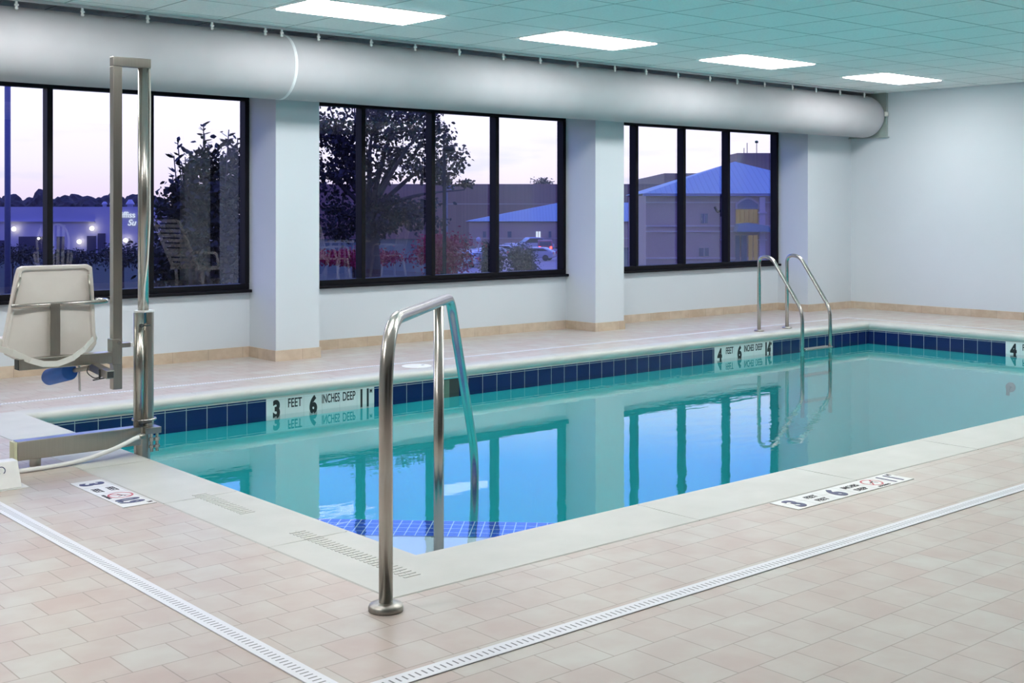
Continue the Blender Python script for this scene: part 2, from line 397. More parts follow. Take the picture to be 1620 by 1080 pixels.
S = empty('sprinkler_head', sp_, 'small sprinkler head hanging from the ceiling beside the farthest light panel', 'sprinkler')
bm = BM(); lathe(bm, [(.03, -.006), (.03, 0)], 16, sp_); obj('escutcheon', bm, M['lampframe'], S)
bm = BM(); lathe(bm, [(.006, -.05), (.009, -.03), (.009, -.005)], 10, sp_); obj('stem', bm, M['brass'], S, True)
bm = BM(); lathe(bm, [(.022, -.054), (.022, -.05)], 14, sp_); obj('deflector', bm, M['brass'], S)

# ------------------------------------------------------------------ fabric duct
DV, DZ, DR = 8.95, 2.487, .268
D = empty('fabric_duct', (6, DV, DZ), 'long grey fabric air duct running under the ceiling above the windows', 'air duct')
bm = BM(); pts, rad = [], []
u = UL + .02
while u < 13.70: pts.append((u, DV, DZ)); rad.append(DR * (1 + .004 * math.sin(u * 4.1))); u += .25
for du, k in ((13.72, 1), (13.76, .985), (13.80, .95), (13.83, .90), (13.855, .82), (13.87, .72)): pts.append((du, DV, DZ)); rad.append(DR * k)
tube(bm, pts, DR, 48, radii=rad); obj('duct_sleeve', bm, M['fabric'], D, True)
def ring_at(u): 
    bm = BM(); tube(bm, [(u - .018, DV, DZ), (u - .01, DV, DZ), (u + .01, DV, DZ), (u + .018, DV, DZ)], 0, 48, radii=[DR * .99, DR * 1.016, DR * 1.016, DR * .99]); return bm
obj('seam_ring', ring_at(5.20), M['zip'], D, True)['label'] = 'pale raised seam ring'
bm = BM(); box(bm, (UL + .02, 8.775, 2.772), (13.7, 8.80, CZ - .001)); obj('hanging_track', bm, M['fabric'], D)
def clip(u):
    bm = BM(); box(bm, (u - .009, 8.78, 2.712), (u + .009, 8.794, 2.775)); box(bm, (u - .016, 8.776, 2.738), (u + .016, 8.79, 2.752)); box(bm, (u - .013, 8.778, 2.716), (u + .013, 8.79, 2.728)); return bm
c0 = obj('hanger_clip', clip(3.0), M['white'], D, bevel=.003)
for k in range(1, 22):
    c = c0.copy(); col.objects.link(c); c.location.x += .5 * k - (0.03 if k % 3 else 0)
c = c0.copy(); col.objects.link(c); c.location.x += 2.12
bm = BM(); box(bm, (13.905, 8.73, 2.225), (UW - .001, VP - .001, CZ - .001)); box(bm, (13.885, 8.71, 2.222), (UW - .001, VP - .001, 2.232)); obj('end_plate', bm, M['metalpale'], D)['label'] = 'grey sheet metal end plate'
bm = BM(); tube(bm, [(13.862, DV, DZ), (13.906, DV, DZ)], .2, 40); obj('end_collar', bm, M['metalpale'], D, True)
bm = BM(); tube(bm, [(13.866 , DV + .2 * math.cos(a), DZ + .2 * math.sin(a)) for a in [R(x) for x in range(180, 300, 10)]], .008, 8); box(bm, (13.84, DV - .26, DZ + .0), (13.90, DV - .235, DZ + .06)); obj('drawstring', bm, M['belt'], D, True)

# ------------------------------------------------------------------ swimming pool
P = empty('swimming_pool', (U0, V0, 0), 'rectangular indoor swimming pool with white coping and navy waterline tiles', 'swimming pool')
g = .02
u0, u1, v0, v1 = U0 - g, U1 + g, V0 - g, V1 + g
ZF = -1.55
bm = BM()
box(bm, (u0 - .2, v0 - .2, ZF - .15), (u1 + .2, v1 + .2, ZF))
box(bm, (u0 - .2, v0 - .2, ZF), (u0, v1 + .2, -.088)); box(bm, (u1, v0 - .2, ZF), (u1 + .2, v1 + .2, -.088))
box(bm, (u0, v0 - .2, ZF), (u1, v0, -.088)); box(bm, (u0, v1, ZF), (u1, v1 + .2, -.088))
obj('basin', bm, M['aqua'], P)
# coping profile: (outward offset from the nose, z)
prof = [(CO, -.085), (CO, -.002), (CO - .006, .003), (.20, .0015), (.06, .003), (.035, .001), (.016, -.006), (.005, -.020), (0, -.038), (.003, -.056), (.012, -.070), (.022, -.078), (.022, -.088), (.10, -.088)]
bm = BM(); rings = []
for off, z in prof:
    f2 = off if off <= .06 else (CF if off > .3 else .06 + (off - .06) * .3)
    rings.append([bm.verts.new(p) for p in ((U0 - off, V0 - off, z), (U1 + f2, V0 - off, z), (U1 + f2, V1 + f2, z), (U0 - off, V1 + f2, z))])
for a, b in zip(rings, rings[1:]):
    for k in range(4): bm.faces.new((a[k], a[(k + 1) % 4], b[(k + 1) % 4], b[k]))
cop = obj('coping', bm, M['coping'], P, bevel=0)
for p in cop.data.polygons: p.use_smooth = True
try: cop.data.set_sharp_from_angle(angle=R(35))
except Exception: pass
# joints between the coping stones
jm = flat('coping joint grout', (.52, .53, .50), .8)
def joint(a, b):
    bm = BM(); box(bm, (*a, .0005), (*b, .0036)); obj('coping_joint', bm, jm, P)
for k in range(1, 8):
    u = U0 + .02 + k * 1.16
    joint((u - .0015, V0 - CO), (u + .0015, V0 - .045)); joint((u - .0015, V1 + .045), (u + .0015, V1 + CF))
for k in range(4):
    v = V0 + .42 + k * .93
    joint((U0 - CO, v - .0015), (U0 - .045, v + .0015)); joint((U1 + .045, v - .0015), (U1 + CF, v + .0015))
# rows of small grip ridges moulded into the left coping
for v_a, v_b in ((3.55, 4.35), (4.75, 5.2)):
    bm = BM(); v = v_a
    box(bm, (U0 - .20, v_a, .001), (U0 - .198, v_b, .003))
    while v < v_b:
        box(bm, (U0 - .235, v - .005, .001), (U0 - .165, v + .007, .0036)); v += .028
    obj('grip_ridges', bm, M['coping'], P)
# waterline tiles
ZA, ZB, th = -.088, -.246, .006
S1, S2, S3 = (4.525, 5.479), (9.607, 10.561), (5.38, 6.335)
def band(pieces):
    for a, b in pieces:
        bm = BM(); box(bm, a, b); obj('waterline_tiles', bm, M['tile'], P)
def shift_uv(o, du):
    for d in o.data.uv_layers.active.data: d.uv[0] += du
bm = BM(); box(bm, (u0, v1 - th, ZB), (S1[0], v1, ZA)); q = obj('waterline_tiles', bm, M['tile'], P); shift_uv(q, -S1[0] + 158 * .1)
SK = (6.165, 6.335)
bm = BM(); box(bm, (S1[1], v1 - th, ZB), (SK[0], v1, ZA)); box(bm, (SK[1], v1 - th, ZB), (S2[0], v1, ZA)); q = obj('waterline_tiles', bm, M['tile'], P); shift_uv(q, -S1[1] + 158 * .1)
bm = BM(); box(bm, (S2[1], v1 - th, ZB), (u1, v1, ZA)); q = obj('waterline_tiles', bm, M['tile'], P); shift_uv(q, -S2[1] + 158 * .1)
bm = BM(); box(bm, (u1 - th, S3[1], ZB), (u1, v1 - th, ZA)); q = obj('waterline_tiles', bm, M['tile'], P); shift_uv(q, -S3[1] + 158 * .1)
bm = BM(); box(bm, (u1 - th, v0, ZB), (u1, S3[0], ZA)); q = obj('waterline_tiles', bm, M['tile'], P)
bm = BM(); box(bm, (u0, v0, ZB), (u1 - th, v0 + th, ZA)); obj('waterline_tiles', bm, M['tile'], P)
bm = BM(); box(bm, (u0, v0 + th, ZB), (u0 + th, v1 - th, ZA)); obj('waterline_tiles', bm, M['tile'], P)
def wall_marker(org, ax, items, nrm):
    """white marker tiles let into the waterline, .955 long"""
    ax = Vector(ax); nrm = Vector(nrm); org = Vector(org); e = org + ax * .954 - nrm * 0
    a = org - nrm * 0; bm = BM()
    lo = [min(a[i], e[i]) for i in range(2)]; hi = [max(a[i], e[i]) for i in range(2)]
    if abs(ax.x) > .5: box(bm, (lo[0], v1 - th, ZB), (hi[0], v1, ZA))
    else: box(bm, (u1 - th, lo[1], ZB), (u1, hi[1], ZA))
    q = obj('depth_marker', bm, M['signtile'], P); q['label'] = 'white depth marker tiles'
    shift_uv(q, -(org.x if abs(ax.x) > .5 else org.y))
    for body, s, z, size, sx, bold in items:
        p = org + ax * s + nrm * (th + .0006)
        t = text('lettering', body, size, M['black'], None, (p.x, p.y, z), ax, (0, 0, 1), sx, bold)
        sub(t, q)
big, sm = .172, .095
it = [('3', .085, -.228, big, .74, .009), ('FEET', .24, -.166, sm, .62, .001), ('6', .40, -.226, big, .74, .009), ('INCHES', .555, -.166, sm, .50, .001), ('DEEP', .720, -.166, sm, .55, .001), ('1 1', .865, -.222, big, .44, .012), ('M', .925, -.130, .045, .7, .001)]
it4 = [('4' if i[0] == '3' else ('14' if i[0] == '1 1' else i[0]), *i[1:]) for i in it]
it4 = [(b, s, z, sz, (.58 if b == '14' else sx), bo) for b, s, z, sz, sx, bo in it4]
wall_marker((S1[0], v1, 0), (1, 0, 0), it, (0, -1, 0))
wall_marker((S2[0], v1, 0), (1, 0, 0), it4, (0, -1, 0))
wall_marker((u1, S3[1], 0), (0, -1, 0), it4, (-1, 0, 0))
# skimmer mouth
bm = BM(); box(bm, (SK[0], v1 - th, -.10), (SK[1], v1 + .0, -.094)); box(bm, (SK[0], v1 - .003, ZB), (SK[1], v1 - .0005, -.094)); obj('skimmer_mouth', bm, M['tooldark'], P)['label'] = 'black skimmer opening'
bm = BM(); box(bm, (SK[0] + .005, v1 - .0055, ZB), (SK[0] + .065, v1 - .003, -.1)); obj('skimmer_weir', bm, flat('weir flap', (.10, .16, .12), .4), P)
# corner steps (cut across the near corner)
def corner(L, z0, z1, m, name):
    bm = BM(); prism(bm, [(0, 0), (L, 0), (0, L)], (u0, v0, z0), (1, 0, 0), (0, 1, 0), (0, 0, 1), z1 - z0); return obj(name, bm, m, P)
L1, L2 = 2.29, 3.5
corner(L2, ZF, -.66, M['aqua'], 'lower_step'); corner(L1 + .43, -.66, -.372, M['plaster'], 'upper_step')
def nosing(L, w, z, name):
    bm = BM(); uvl = bm.loops.layers.uv.verify(); s = math.sqrt(.5)
    def strip(ptsA, ptsB, va, vb):
        f = bm.faces.new([bm.verts.new(p) for p in (ptsA[0], ptsA[1], ptsB[1], ptsB[0])]); n = (Vector(ptsA[1]) - Vector(ptsA[0])).length
        for lp, v_ in zip(f.loops, (va, va, vb, vb)): lp[uvl].uv = ((lp.vert.co.x - lp.vert.co.y) * s, v_)
    e = w / s
    A = ((u0 + L, v0, z), (u0, v0 + L, z)); B = ((u0 + L + e, v0, z), (u0, v0 + L + e, z)); C = ((u0 + L + e, v0, z - .155), (u0, v0 + L + e, z - .155))
    strip(A, B, 0, w); strip(B, C, w, w + .155)
    return obj(name, bm, M['nosing'], P)
nosing(L1, .31, -.368, 'step_nosing')
# underwater return fitting on the end wall
fp = Vector((u1, 6.28, -.56))
bm = BM(); tube(bm, [fp, fp + Vector((-.02, 0, 0))], .05, 20); tube(bm, [fp + Vector((-.02, 0, 0)), fp + Vector((-.06, 0, .02)), fp + Vector((-.07, 0, -.08))], .018, 12); obj('return_fitting', bm, flat('dark teal fitting', (.002, .05, .06), .5), P, True)
# water
bm = BM(); box(bm, (u0 - .004, v0 - .004, ZF - .03), (u1 + .004, v1 + .004, WZ))
W = obj('pool_water', bm, M['water']); tag(W, 'still clear teal water filling the pool', 'water')
# skimmer lid in the far coping
lp = Vector((6.08, 8.235, .0))
Lk = empty('skimmer_lid', lp, 'round white skimmer lid set in the far coping behind the handrail', 'pool lid')
bm = BM(); lathe(bm, [(.125, 0), (.125, .003), (.118, .005)], 32, lp); obj('cover', bm, M['white'], Lk)
bm = BM(); box(bm, (lp.x + .05, lp.y - .008, lp.z + .004), (lp.x + .075, lp.y + .008, lp.z + .0058)); obj('finger_hole', bm, M['tooldark'], Lk)

# ------------------------------------------------------------------ deck drains
def drain(a, b, w, label):
    a, b = Vector(a), Vector(b); d = (b - a).normalized(); s = Vector((-d.y, d.x, 0)); n = (b - a).length
    bm = BM(); uvl = bm.loops.layers.uv.verify()
    def q(p0, p1, p2, p3, uv):
        f = bm.faces.new([bm.verts.new(p) for p in (p0, p1, p2, p3)])
        for lp_, c in zip(f.loops, uv): lp_[uvl].uv = c
    z = Vector((0, 0, .0035)); h = s * w / 2
    q(a - h + z, b - h + z, b + h + z, a + h + z, ((0, 0), (n, 0), (n, 1), (0, 1)))
    for e in (-1, 1): q(a + h * e, b + h * e, b + h * e + z, a + h * e + z, ((0, 0), (n, 0), (n, 0), (0, 0)))
    for c in (a, b): q(c - h, c + h, c + h + z, c - h + z, ((0, 0),) * 4)
    tag(obj('trench_drain', bm, M['drain']), label, 'drain', 'slotted deck drains')
DU0, DU1, DV0, DV1 = 1.825, 12.66, 2.79, 8.46
drain((DU0, DV0 - .034, 0), (DU0, DV1, 0), .068, 'white slotted drain strip crossing the deck at lower left of the pool')
drain((DU0 + .034, DV0, 0), (DU1 + .03, DV0, 0), .068, 'white slotted drain strip along the near long side of the pool')
drain((DU0 + .034, DV1, 0), (DU1 - .03, DV1, 0), .045, 'thin white drain line on the far deck along the window wall')
drain((DU1, DV0 + .034, 0), (DU1, DV1 + .02, 0), .045, 'thin white drain line on the deck before the right wall')

# ------------------------------------------------------------------ deck depth markers
def plate(name, label, a, b, uvflip):
    bm = BM(); uvl = bm.loops.layers.uv.verify(); box(bm, (*a, 0), (*b, .003))
    for f in bm.faces:
        for lp_ in f.loops:
            c = lp_.vert.co; lp_[uvl].uv = (c.x - a[0], c.y) if not uvflip else (b[1] - c.y, c.x)
    o = obj(name, bm, M['deckmark']); tag(o, label, 'depth marker'); return o
def deck_text(o, body, p, size, ax, ay, sx, bold, m): 
    t = text('lettering', body, size, m, None, (p[0], p[1], .0036), ax, ay, sx, bold); t.parent = o
def no_dive(o, c, r, ax, ay):
    ax, ay = Vector((*ax, 0)), Vector((*ay, 0)); c = Vector((*c, .0036)); bm = BM(); n = 28
    for k in range(n):
        a0, a1 = 2 * math.pi * k / n, 2 * math.pi * (k + 1) / n
        bm.faces.new([bm.verts.new(c + (ax * math.cos(a) + ay * math.sin(a)) * q) for a, q in ((a0, r), (a1, r), (a1, r * .83), (a0, r * .83))])
    d = (ax + ay).normalized(); s = (ax - ay).normalized() * r * .08
    bm.faces.new([bm.verts.new(c + v) for v in (d * r * .9 - s, d * r * .9 + s, -d * r * .9 + s, -d * r * .9 - s)])
    t = obj('prohibition_ring', bm, M['red']); t.parent = o; t['label'] = 'red no diving ring'
    bm = BM(); z = Vector((0, 0, .0003))
    bar(bm, c + z - ax * r * .4 - ay * r * .1, c + z + ax * r * .25 + ay * r * .15, r * .10, .0004); bar(bm, c + z + ax * r * .2 + ay * r * .1, c + z + ax * r * .45 - ay * r * .35, r * .08, .0004)
    lathe(bm, [(r * .10, 0), (r * .10, .0003)], 10, c + z + ax * r * .38 + ay * r * .22)
    t = obj('diver_pictogram', bm, M['black']); t.parent = o
pn = plate('deck_depth_marker', 'white depth marker tiles reading 3 feet 6 inches deep on the near deck edge', (4.445, 3.222), (5.375, 3.377), False)
ax, ay = (1, 0, 0), (0, 1, 0); ua = 4.445
deck_text(pn, '3', (ua + .078, 3.245), .155, ax, ay, .85, .006, M['navyink'])
deck_text(pn, 'FEET', (ua + .235, 3.31), .048, ax, ay, .8, .0005, M['black']); deck_text(pn, 'FEET', (ua + .235, 3.248), .048, ax, ay, .8, .0005, M['black'])
deck_text(pn, '6', (ua + .39, 3.245), .155, ax, ay, .85, .006, M['navyink'])
deck_text(pn, 'INCHES', (ua + .545, 3.31), .048, ax, ay, .72, .0005, M['black']); deck_text(pn, 'DEEP', (ua + .545, 3.248), .048, ax, ay, .8, .0005, M['black'])
no_dive(pn, (ua + .70, 3.308), .056, (1, 0), (0, 1)); deck_text(pn, 'NO DIVING', (ua + .70, 3.231), .022, ax, ay, .8, 0, M['black'])
deck_text(pn, '1 1', (ua + .84, 3.245), .155, ax, ay, .5, .004, M['navyink']); deck_text(pn, 'M', (ua + .905, 3.335), .04, ax, ay, .7, 0, M['black'])
pl = plate('deck_depth_marker', 'white depth marker tiles reading 3 feet on the left deck beside the lift', (2.232, 5.185), (2.387, 5.805), True)
ax, ay = (0, -1, 0), (1, 0, 0); va = 5.805
deck_text(pl, '3', (2.256, va - .085), .15, ax, ay, .85, .006, M['navyink'])
deck_text(pl, 'FEET', (2.325, va - .235), .05, ax, ay, .8, .0005, M['black']); deck_text(pl, 'FEET', (2.255, va - .235), .05, ax, ay, .8, .0005, M['black'])
no_dive(pl, (2.318, va - .385), .058, (0, -1), (1, 0)); deck_text(pl, 'NO DIVING', (2.245, va - .385), .022, ax, ay, .8, 0, M['black'])
deck_text(pl, '0.9', (2.256, va - .515), .15, ax, ay, .52, .005, M['navyink']); deck_text(pl, 'M', (2.355, va - .590), .035, ax, ay, .7, 0, M['black'])

# ------------------------------------------------------------------ corner handrail
A = Vector((2.317, 3.308, 0)); dg = Vector((math.sqrt(.5), math.sqrt(.5), 0))
H = empty('pool_handrail', A, 'tall polished steel handrail on the near pool corner leading down the steps', 'handrail')
def hp(s, z): return A + dg * s + Vector((0, 0, z))
bm = BM(); tube(bm, fillet([hp(0, .004), hp(0, .945), hp(1.72, .898), hp(2.85, -.05), hp(2.85, -.66)], [.26, .11, .16], 14), .0232, 24); obj('rail', bm, M['chrome'], H, True)
bm = BM(); tube(bm, [hp(1.32, -.371), hp(1.32, .892)], .0226, 24); obj('upright', bm, M['chrome'], H, True)
bm = BM(); lathe(bm, [(.057, .0), (.058, .012), (.054, .021), (.030, .026), (.024, .027)], 32, A); obj('base_flange', bm, M['castiron'], H, True)
bm = BM(); lathe(bm, [(.045, 0), (.044, .012), (.024, .016)], 24, hp(1.32, -.372)); obj('base_flange', bm, M['castiron'], H, True)

# ------------------------------------------------------------------ ladder
LA = empty('pool_ladder', (10.805, 8.16, 0), 'steel pool ladder with two curved rails at the far right side', 'ladder')
for u in (10.56, 11.05):
    bm = BM(); tube(bm, fillet([(u, 8.162, 0.004), (u, 8.162, .80), (u, 8.00, .800), (u, 7.608, .25), (u, 7.606, -.85)], [.10, .10, .10], 10), .0195, 20)
    obj('rail', bm, M['chrome'], LA, True)
    bm = BM(); lathe(bm, [(.052, .003), (.052, .010), (.045, .018), (.022, .02)], 28, (u, 8.162, 0)); obj('base_flange', bm, M['castiron'], LA, True)
for z in (-.152, -.42, -.69):
    bm = BM(); box(bm, (10.57, 7.565, z - .012), (11.04, 7.655, z + .012)); obj('tread', bm, M['chrome'], LA, bevel=.008)

# ------------------------------------------------------------------ pool lift
LV = 6.30
LF = empty('pool_lift', (2.83, LV, 0), 'stainless steel pool access lift with a cream seat at the left pool edge', 'pool lift')
def part(name, bm, m, **k): return obj(name, bm, m, LF, **k)
bm = BM(); box(bm, (2.145, LV - .035, .048), (2.80, LV + .035, .145)); beam = part('base_beam', bm, M['steel'], bevel=.004)
bm = BM(); box(bm, (2.128, LV - .034, .050), (2.1448, LV + .034, .143)); part('end_cap', bm, M['cap'], bevel=.003)
bm = BM(); tube(bm, [(2.245, LV, 0), (2.245, LV, .05)], .028, 20); lathe(bm, [(.034, 0), (.034, .006)], 18, (2.245, LV, 0)); part('leg', bm, M['steel'], smooth=False)
# mast: outer sleeve of two faces, inner tube
bm = BM(); oc = [(math.cos(R(22.5 + 45 * k)) * .054, math.sin(R(22.5 + 45 * k)) * .054) for k in range(8)]
prism(bm, [(x * .62, y * .62) for x, y in oc], (2.846, LV, .145), (1, 0, 0), (0, 1, 0), (0, 0, 1), .612); part('mast_sleeve', bm, M['steel'], bevel=.004)
bm = BM(); tube(bm, [(2.792, LV - .012, .145), (2.792, LV - .012, .757)], .0285, 28); part('drive_tube', bm, M['steel'], smooth=True)
bm = BM(); prism(bm, [(x * 1.0, y * 1.0) for x, y in oc], (2.827, LV, .757), (1, 0, 0), (0, 1, 0), (0, 0, 1), .010); part('sleeve_cap', bm, M['white'], bevel=.002)
bm = BM(); tube(bm, [(2.822, LV, .70), (2.822, LV, 2.072)], .0285, 24); part('mast_tube', bm, M['chrome'], smooth=True)
bm = BM(); prism(bm, [(x * .8, y * .8) for x, y in oc], (2.815, LV, -.045), (1, 0, 0), (0, 1, 0), (0, 0, 1), .19); part('mast_socket', bm, M['steel'], bevel=.004)
bm = BM(); box(bm, (2.80, LV - .075, .108), (2.892, LV + .045, .142)); part('clamp_bracket', bm, M['steel'], bevel=.003)
bm = BM()
for x in (2.845, 2.876): tube(bm, [(x, LV - .055, .112), (x, LV - .055, .01)], .009, 10); tube(bm, [(x, LV - .055, .085), (x, LV - .055, .067)], .015, 6); tube(bm, [(x, LV - .055, .045), (x, LV - .055, .03)], .015, 6)
part('clamp_bolt', bm, M['chrome'])
bm = BM(); tube(bm, [(2.79, LV - .06, .690), (2.835, LV - .06, .690)], .004, 8); lathe(bm, [(.004, -.010), (.012, -.007), (.012, .007), (.004, .010)], 12, (2.785, LV - .06, .69)); part('lock_knob', bm, M['tooldark'], smooth=True)
bm = BM(); tube(bm, [(2.79, LV - .065, .172), (2.84, LV - .065, .172)], .006, 8); lathe(bm, [(.004, -.012), (.013, -.008), (.013, .008), (.004, .012)], 12, (2.782, LV - .062, .17)); part('lock_knob', bm, M['tooldark'], smooth=True)
bm = BM(); tube(bm, [(2.827 + .058 * math.cos(a), LV + .058 * math.sin(a), .18) for a in [R(x) for x in range(0, 361, 20)]], .008, 8); part('sleeve_clamp', bm, M['chrome'], smooth=True)
bm = BM(); box(bm, (2.645, LV - .024, 2.072), (2.857, LV + .024, 2.122)); part('top_bar', bm, M['steel'], bevel=.003)
bm = BM(); box(bm, (2.645, LV - .024, .357), (2.695, LV + .024, 2.0715)); part('hanging_post', bm, M['steel'], bevel=.003)
bm = BM(); box(bm, (2.636, LV - .033, .49), (2.680, LV + .033, .625)); part('post_bracket', bm, M['steel'], bevel=.003)
bm = BM(); tube(bm, [(2.672, LV - .038, .607), (2.672, LV - .030, .607)], .009, 8); part('bracket_bolt', bm, M['chrome'])
bm = BM(); box(bm, (2.690, LV - .018, .575), (2.745, LV + .018, .60)); part('brace', bm, M['steel'], bevel=.002)
bm = BM(); box(bm, (2.7452, LV - .014, .577), (2.775, LV + .014, .598)); part('brace_pad', bm, M['white'], bevel=.002)
bm = BM(); box(bm, (2.155, LV - .03, .500), (2.650, LV + .03, .558)); part('seat_arm', bm, M['steel'], bevel=.003)
bm = BM(); box(bm, (2.150, LV - .026, .504), (2.1552, LV + .026, .554)); part('arm_end', bm, M['tooldark'])
bm = BM(); bar(bm, (2.545, LV, .487), (2.535, 6.05, .470), .042, .042); part('footrest_socket', bm, M['steel'], bevel=.003)
bm = BM(); bar(bm, (2.535, 6.0498, .470), (2.5349, 6.048, .4699), .032, .032); part('socket_mouth', bm, M['tooldark'])
bm = BM(); tube(bm, [(2.552, LV - .02, .490), (2.47, 6.44, .452), (2.462, 6.47, .445)], .012, 12); part('footrest_bar', bm, M['steel'], smooth=True)
bm = BM(); rp0, rp1 = Vector((2.462, 6.40, .457)), Vector((2.445, 6.68, .398)); dd = (rp1 - rp0).normalized()
tube(bm, [rp0, rp0 + dd * .006, rp1 - dd * .03, rp1 - dd * .008, rp1], .042, 28, radii=[.040, .044, .044, .036, .018]); part('footrest_roller', bm, M['blue'], smooth=True)['label'] = 'blue foam footrest roller'
bm = BM(); tube(bm, fillet([(2.505, 6.26, .497), (2.47, 6.20, .47), (2.50, 6.16, .44), (2.525, 6.14, .455)], .03), .003, 6); bar(bm, (2.480, 6.14, .438), (2.545, 6.14, .444), .006, .006); tube(bm, [(2.515, 6.14, .441), (2.515, 6.14, .49)], .005, 8); part('locking_pin', bm, M['tooldark'], smooth=False)
# seat: moulded shell seen from behind
def shell_outline(inset=0, n=6):
    pts = [(2.213, 1.020), (2.548, 1.020), (2.572, 1.005), (2.580, .90), (2.590, .66), (2.596, .60), (2.575, .565), (2.49, .52), (2.40, .505), (2.30, .508), (2.20, .53), (2.13, .57), (2.108, .61), (2.128, .70), (2.178, .97), (2.190, 1.010)]
    if inset:
        cx, cz = 2.353, .76
        pts = [(cx + (x - cx) * (1 - inset / .22), cz + (z - cz) * (1 - inset / .25)) for x, z in pts]
    return pts
bm = BM(); so, si = shell_outline(), shell_outline(.020)
VS = 6.372
def bulge(x, z): return VS + .030 * max(0, 1 - ((x - 2.35) / .22) ** 2) * (1 if z < .85 else max(0, 1 - (z - .85) / .2)) * -.6
ro = [bm.verts.new((x, VS, z)) for x, z in so]; ri = [bm.verts.new((x, VS, z)) for x, z in si]; rr_ = [bm.verts.new((x, VS + .018, z)) for x, z in si]
back = [bm.verts.new((x, VS + .045, z)) for x, z in so]
n = len(so)
for k in range(n):
    j = (k + 1) % n
    bm.faces.new((ro[k], ro[j], ri[j], ri[k])); bm.faces.new((ri[k], ri[j], rr_[j], rr_[k])); bm.faces.new((ro[k], back[k], back[j], ro[j]))
# inner panel as concentric rings for a soft dish
prev = rr_
for f_ in (.75, .5, .25):
    ring = [bm.verts.new((2.353 + (x - 2.353) * f_, VS + .018 - .022 * (1 - f_ ** 2), .76 + (z - .76) * f_)) for x, z in si]
    for k in range(n): bm.faces.new((prev[k], prev[(k + 1) % n], ring[(k + 1) % n], ring[k]))
    prev = ring
bm.faces.new(prev); bm.faces.new(back)
part('seat_back', bm, M['seatw'], smooth=True, bevel=.006)
bm = BM(); box(bm, (2.13, VS + .046, .575), (2.575, VS + .46, .625)); part('seat_pan', bm, M['seatw'], bevel=.02)
for x in (2.118, 2.588):
    bm = BM(); tube(bm, fillet([(x, VS + .03, .62), (x - .035 if x < 2.3 else x + .0, VS + .08, .66), (x - .035 if x < 2.3 else x, VS + .38, .66)], .03), .022, 12); part('armrest', bm, M['seatw'], smooth=True)
bm = BM(); tube(bm, fillet([(2.143, VS - .028, .818), (2.60, VS - .028, .822), (2.65, VS - .012, .824), (2.655, VS + .05, .824), (2.62, VS + .08, .824)], .03), .0115, 14); part('back_rail', bm, M['chrome'], smooth=True)
bm = BM(); box(bm, (2.334, VS - .040, .558), (2.386, VS - .030, .826)); part('back_post', bm, M['steel'], bevel=.002)
for x0, x1 in ((2.193, 2.158), (2.545, 2.555)):
    bm = BM(); tube(bm, [(x0, VS - .012, .965), (x1, VS - .012, .832)], .005, 8); part('side_rod', bm, M['steel'], smooth=True)
bm = BM(); bp_ = [Vector(p) for p in ((2.08, VS - .01, .612), (2.13, VS - .07, .592), (2.20, VS - .112, .553), (2.27, VS - .118, .527), (2.34, VS - .12, .522), (2.42, VS - .118, .546), (2.49, VS - .09, .582), (2.56, VS - .03, .625))]
for a, b in zip(bp_, bp_[1:]): bar(bm, a, b + (b - a) * .08, .004, .030)
part('seat_belt', bm, M['belt'])['label'] = 'white webbing seat belt'
bm = BM(); bar(bm, (2.51, VS + .03, .52), (2.515, VS + .03, .35), .026, .003, (1, 0, 0)); part('belt_tail', bm, M['belt'])
# cable clipped to mast, hose
bm = BM(); tube(bm, [(2.852, LV - .012, 2.07), (2.856, LV - .012, 1.9), (2.853, LV - .014, 1.5), (2.850, LV - .02, 1.25), (2.835, LV - .03, 1.05), (2.815, LV - .033, .9), (2.808, LV - .033, .765)], .005, 8); part('cable', bm, M['belt'], smooth=True)
HO = empty('supply_hose', (2.45, 6.24, 0), 'white rubber hose lying on the deck from the lift mast to the left', 'hose')
bm = BM(); tube(bm, fillet([(2.79, 6.225, .104), (2.74, 6.20, .104), (2.62, 6.20, .058), (2.44, 6.22, .014), (2.26, 6.20, .012), (2.10, 6.20, .012), (1.85, 6.25, .012)], .12, 8), .0115, 14); obj('hose', bm, M['white'], HO, True)
bm = BM(); tube(bm, [(2.79, 6.225, .104), (2.752, 6.206, .104)], .015, 14); obj('ferrule', bm, M['steel'], HO, True)

# white plastic wedge at the left edge
WB = empty('plastic_cover', (1.8, 5.98, 0), 'low white plastic box on the deck at the far left beside the hose', 'box')
bm = BM(); prism(bm, [(0, .004), (.20, .004), (.13, .122), (.06, .122)], (1.58, 5.872, 0), (0, 1, 0), (0, 0, 1), (1, 0, 0), .452); cov = obj('shell', bm, M['white'], WB, bevel=.004)
bm = BM(); box(bm, (1.56, 5.86, 0), (2.062, 6.09, .004)); obj('base_plate', bm, M['white'], WB)
bm = BM(); cc = Vector((1.945, 5.901, .088)); ax_, ay_ = Vector((1, 0, 0)), Vector((0, .453, .891)); nn = ax_.cross(ay_)
pr = [cc - nn * -.004 + (ax_ * math.cos(a) + ay_ * math.sin(a)) * .017 for a in [R(x) for x in range(-60, 241, 12)]]
tube(bm, pr, .0022, 6); obj('ring_mark', bm, M['navyink'], WB)
bm = BM(); disc_x(bm, (2.020, 5.884, .02), nn, .004, .006, 10); obj('screw', bm, M['tooldark'], WB)

